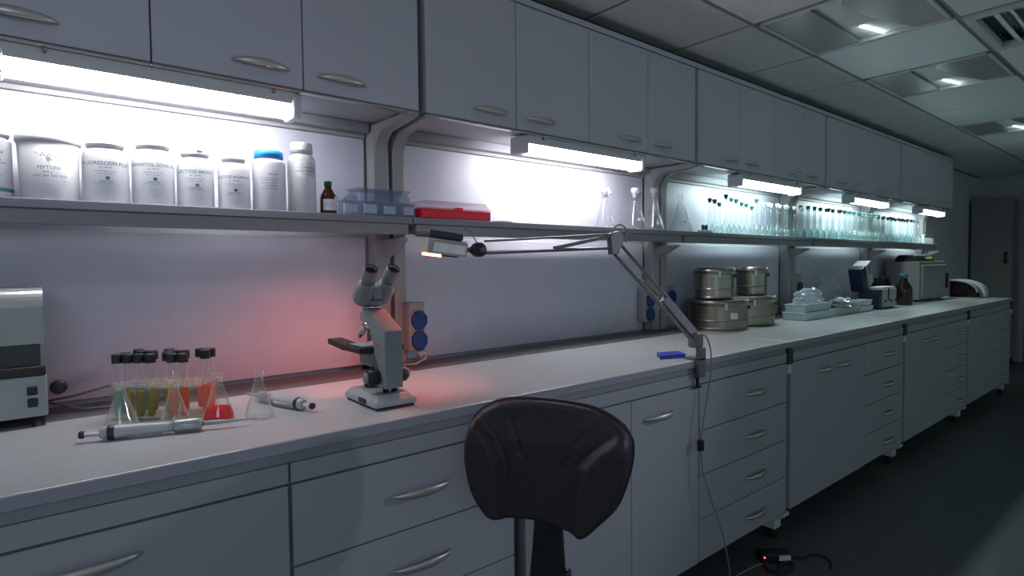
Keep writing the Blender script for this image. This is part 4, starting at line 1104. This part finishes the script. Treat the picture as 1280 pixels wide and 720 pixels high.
b = crumple(MB(), (4.50, 1.80, ZC + .0005), (.22, .055, .17), 31, 4, .14)
solid('clear_bag', b, M['bag'], 'tall upright clear plastic bag behind the glittering tray', 'bag')

# blue and white device with its lid open
x0, y0, x1, y1 = 4.80, 1.56, 5.14, 1.70
t = thing('bench_device', 'dark blue and white bench device with its lid tilted open', 'device', ((x0 + x1) / 2, (y0 + y1) / 2, ZC))
MB().box((x0, y0 + .004, ZC + .006), (x0 + .05, y1, ZC + .145), .004).box((x0 + .0505, y1 - .03, ZC + .006), (x1, y1, ZC + .135), .004).build('side_shell', M['navy'], t)
MB().box((x0 + .051, y0, ZC + .010), (x1, y1 - .031, ZC + .148), .006).build('front_body', M['scope_base'], t)
MB().box((x0 + .055, y0 + .006, ZC + .1485), (x1 - .02, y1 - .035, ZC + .162), .004).build('well', M['white'], t)
MB().box((x0 + .15, y0 - .002, ZC + .06), (x0 + .18, y0 - .0003, ZC + .15)).build('stripe', M['navy'], t)
for dx in (.085, .20, .30): MB().box((x0 + dx, y0 - .004, ZC + .045), (x0 + dx + .028, y0 - .0005, ZC + .07), .001, seg=1).build('button', M['black'], t)
lm = Matrix.Translation((x0 + .06, 1.705, ZC + .150)) @ Matrix.Rotation(math.radians(-22), 4, 'Y')
MB().box((-.075, -.05, .0), (-.0005, .05, .185), .008, lm).build('lid_shell', M['navy'], t)
MB().box((0.0, -.048, .006), (.11, .048, .180), .006, lm).build('lid', M['scope_base'], t)
MB().box((.05, -.0505, .10), (.065, -.0485, .165), .0, lm).build('lid_slot', M['black'], t)
for x in (x0 + .03, x1 - .03): MB().cyl(.010, .0, .006, (x, y0 + .03), 12, Matrix.Translation((0, 0, ZC))).build('foot', M['rubber'], t)
# dark bottles
def dark_bottle(x, y, r, h, label, cap):
    return amber(x, y, ZC, r, h, label, cap, M['amber_dark'], False, 'dark reagent bottles behind the device', 'reagent_bottle')
M['cap_teal'] = mat('teal_cap', (0.03, 0.13, 0.18), 0.4, noise=0.05)
dark_bottle(5.43, 1.60, .060, .250, 'large dark brown bottle with a teal cap, right of the blue device', M['cap_teal'])
dark_bottle(5.40, 1.795, .045, .215, 'dark bottle with a black cap, first behind the blue device', M['black'])
dark_bottle(5.56, 1.80, .045, .235, 'dark bottle with a teal cap, second behind the blue device', M['cap_teal'])
dark_bottle(5.70, 1.80, .045, .215, 'dark bottle mostly hidden behind the largest brown one', M['black'])
for xx in ():
    pass
# grey oven
x0, x1, y0, y1, zt = 5.90, 6.62, 1.60, 1.88, 1.245
t = thing('drying_oven', 'grey box-shaped drying oven with a plain door on the worktop', 'oven', ((x0 + x1) / 2, (y0 + y1) / 2, ZC))
MB().box((x0, y0 + .022, ZC + .014), (x1, y1, zt), .005).build('body', M['oven'], t)
MB().box((x0 + .025, y0 + .002, ZC + .030), (x1 - .02, y0 + .0215, zt - .03), .006).build('door', M['oven'], t)
MB().box((x1 - .05, y0 - .018, ZC + .10), (x1 - .03, y0 + .0015, ZC + .24), .004).build('handle', M['black'], t)
for x in (x0 + .05, x1 - .05):
    for y in (y0 + .05,): MB().cyl(.014, .0, .0138, (x, y), 14, Matrix.Translation((0, 0, ZC))).build('foot', M['rubber'], t)
t = thing('black_bag', 'flat black bag with a yellow squiggle, lying on top of the drying oven', 'bag', (6.2, 1.74, zt))
tapered(MB(), (5.94, 1.65, 6.46, 1.84, zt + .0008), (5.99, 1.67, 6.40, 1.82, zt + .060), None, .018).build('body', M['black'], t)
pts = [Vector((6.20 + .028 * k, 1.6562, zt + .026 + (.010 if k % 2 else -.004))) for k in range(7)]
MB().tube(smooth(pts, 4), .006).build('squiggle', M['yellow'], t)
# white balance with a dark hood opening
t = thing('bench_balance', 'white rounded instrument with a dark arched hood, at the far end of the bench', 'instrument', (6.86, 1.43, ZC))
def arch(y0, y1, z0, z1):
    P = [(y1, z0), (y1, z1)]
    for q in range(13):
        a = PI / 2 * q / 12; P.append((y1 - .03 - (y1 - .03 - y0) * math.sin(a), z0 + (z1 - z0) * (.25 + .75 * math.cos(a))))
    return P + [(y0, z0)]
MB().prism(arch(1.395, 1.60, ZC + .012, ZC + .158), 6.705, 6.90, 'x').build('hood', M['amber_dark'], t)
MB().prism(arch(1.375, 1.605, ZC + .012, ZC + .172), 6.9005, 7.03, 'x').build('body', M['white'], t)
rim = [Vector((6.70, y, z + .003)) for y, z in arch(1.39, 1.603, ZC + .018, ZC + .163)[1:-1]]
MB().tube(rim, .009).build('hood_rim', M['grey'], t)
MB().box((6.69, 1.37, ZC + .0006), (7.03, 1.61, ZC + .0115), .003).build('base', M['grey'], t)

# ------------------------------------------------------------------ chair
def chair():
    A = Vector((.786, 1.072, 0)); Bp = Vector((.968, .800, 0))      # left and right rims of the backrest on plan
    c = (A + Bp) / 2; d = (Bp - A); w = d.length
    ang = math.atan2(d.y, d.x)
    t = thing('laboratory_chair', 'black leather laboratory chair standing in front of the drawers', 'chair', (c.x, c.y, 0), ang, world=False)
    # outline of the pad, x across, z up (height above floor), as seen from the camera side
    OUT = [(-.180, .846), (-.170, .893), (-.152, .921), (-.125, .939), (-.094, .950), (-.041, .955), (.031, .953), (.094, .945), (.131, .932), (.165, .910), (.183, .886), (.187, .859), (.182, .818), (.166, .765), (.148, .728), (.120, .698), (.096, .674), (.076, .668), (.038, .680), (.003, .688), (-.033, .692), (-.077, .691), (-.118, .691), (-.138, .706), (-.162, .744), (-.176, .793)]
    n = len(OUT)
    cx, cz = 0.0, .805
    # smooth the outline
    def cat_(P, k):
        o = []
        m_ = len(P)
        for i in range(m_):
            p0, p1, p2, p3 = (Vector(P[(i + q) % m_]) for q in (-1, 0, 1, 2))
            for s in range(k):
                u = s / k
                o.append(.5 * ((2 * p1) + (p2 - p0) * u + (2 * p0 - 5 * p1 + 4 * p2 - p3) * u * u + (3 * p1 - p0 - 3 * p2 + p3) * u ** 3))
        return o
    O = cat_(OUT, 4); N = len(O)
    b = MB(); bm = b.bm
    def interp(z, T):
        T = sorted(T)
        if z <= T[0][0]: return T[0][1]
        for (a, u), (c_, v) in zip(T, T[1:]):
            if z <= c_: return u + (v - u) * (z - a) / (c_ - a)
        return T[-1][1]
    def depth(x, z, side):
        base = .030 * (x / .18) ** 2
        if side > 0:
            xl = interp(z, [(.66, -.088), (.76, -.090), (.827, -.092), (.877, -.115), (.911, -.152), (.95, -.20)])
            xr = interp(z, [(.66, .066), (.76, .070), (.822, .080), (.862, .118), (.900, .167), (.94, .22)])
            def ss(t): t = max(0, min(1, t)); return t * t * (3 - 2 * t)
            bol = .020 * ss((xl + .012 - x) / .030) + .020 * ss((x - xr + .012) / .030)
            groove = .0035 * (math.exp(-((x - xl - .008) / .006) ** 2) + math.exp(-((x - xr + .008) / .006) ** 2))
            cr = 0
            for (x0, z0, x1, z1) in ((-.071, .913, -.060, .878), (.014, .918, .006, .882), (.090, .898, .071, .871), (.052, .838, .043, .818), (-.052, .862, -.050, .842)):
                t_ = max(0, min(1, ((x - x0) * (x1 - x0) + (z - z0) * (z1 - z0)) / ((x1 - x0) ** 2 + (z1 - z0) ** 2)))
                dd = math.hypot(x - x0 - t_ * (x1 - x0), z - z0 - t_ * (z1 - z0))
                cr += .0050 * math.exp(-(dd / .0042) ** 2)
            return -.030 - bol + groove + cr + base * -.3 - .010 * ss((z - .86) / .08) * -1
        return .034 - base * .6
    R = [1.0, .992, .98, .96, .935] + [.91 - .026 * q for q in range(34)]
    def ring(f, side):
        r = []
        for p in O:
            x = cx + (p.x - cx) * f; z = cz + (p.y - cz) * f
            edge = {1.0: 0.0, .992: .42, .98: .66, .96: .84, .935: .95}.get(f, 1.0)
            y = depth(x, z, side) * edge
            r.append(bm.verts.new((x, y, z)))
        return r
    rim = ring(1.0, 1)
    for side in (1, -1):
        prev = rim
        for f in R[1:]:
            cur = ring(f, side)
            for i in range(N):
                j = (i + 1) % N
                q = (prev[i], prev[j], cur[j], cur[i]) if side > 0 else (prev[i], cur[i], cur[j], prev[j])
                fc = bm.faces.new(q); fc.smooth = True
            prev = cur
        vc = bm.verts.new((cx, depth(cx, cz, side), cz))
        for i in range(N):
            j = (i + 1) % N
            fc = bm.faces.new((prev[i], prev[j], vc) if side > 0 else (prev[i], vc, prev[j])); fc.smooth = True
    pad = b.build('backrest', M['leather'], t)
    pts = [Vector((p.x * 1.002, .004, cz + (p.y - cz) * 1.004)) for p in O] + [Vector((O[0].x * 1.004, .004, cz + (O[0].y - cz) * 1.004))]
    MB().tube(pts, .0045, 8).build('piping', M['black'], t)
    # stem: flat black upright bar, flaring slightly lower down
    sx = -.008
    P = [(sx - .026, .72), (sx + .034, .72), (sx + .034, .56), (sx + .040, .54), (sx + .036, .50), (sx + .030, .34), (sx - .044, .34), (sx - .042, .52), (sx - .034, .60)]
    s = MB().prism(P, .036, .060, 'y'); bmesh.ops.bevel(s.bm, geom=s.bm.edges[:], offset=.004, segments=2, affect='EDGES', profile=.5)
    s.build('backrest_stem', M['black'], t)
    MB().rod((sx + .036, .048, .545), (sx + .052, .048, .545), .014, seg=20, bev=.002).build('height_knob', M['black'], t)
    MB().beam((sx, .048, .345), (sx, -.24, .335), .060, .012, (0, 0, 1), .003).build('seat_bar', M['black'], t)
    b = MB().box((-.21, -.44, .342), (.19, -.06, .392), .022, seg=4); b.build('seat', M['leather'], t)
    MB().rod((0, -.24, .14), (0, -.24, .3285), .025).build('gas_column', M['black'], t)
    for k in range(5):
        a = 2 * PI * k / 5 + .3
        e = Vector((.20 * math.cos(a), -.24 + .20 * math.sin(a), .085))
        l = MB().beam((0, -.24, .125), e, .034, .022, (0, 0, 1), .004).build('base_spoke', M['black'], t)
        MB().rod(e + Vector((0, -.014, -.058)), e + Vector((0, .014, -.058)), .026, seg=20, bev=.003).rod(e + Vector((0, 0, -.058)), e, .007).build('caster', M['rubber'], l)
    return t
chair()

# ------------------------------------------------------------------ floor: power strip and cables
rz = Matrix.Translation((2.40, 1.165, 0)) @ Matrix.Rotation(math.radians(-35), 4, 'Z')
t = thing('power_adapter', 'black power adapter with a white label and a red light, on the floor', 'adapter', (2.40, 1.165, 0))
MB().box((-.065, -.030, .0006), (.065, .030, .040), .006, rz).build('body', M['black'], t)
MB().box((.005, -.0315, .012), (.055, -.0303, .034), 0, rz).build('label', M['paper'], t)
MB().box((-.062, -.0325, .026), (-.055, -.0305, .033), .001, rz, 1).build('red_light', M['led'], t)
solid('floor_cable', MB().tube(smooth([Vector(p) for p in ((2.46, 1.13, .012), (2.50, 1.09, .005), (2.56, 1.08, .005), (2.58, 1.04, .005), (2.55, 1.00, .005), (2.50, .98, .005))]), .004), M['rubber'], 'black cable curling on the floor right of the power adapter', 'cable')
solid('floor_cable', MB().tube(smooth([Vector(p) for p in ((2.34, 1.17, .009), (2.29, 1.14, .009), (2.31, 1.09, .009), (2.38, 1.08, .009), (2.42, 1.10, .009), (2.37, 1.12, .009), (2.30, 1.10, .016))]), .006), M['rubber'], 'coiled black cable on the floor left below the power adapter', 'cable')
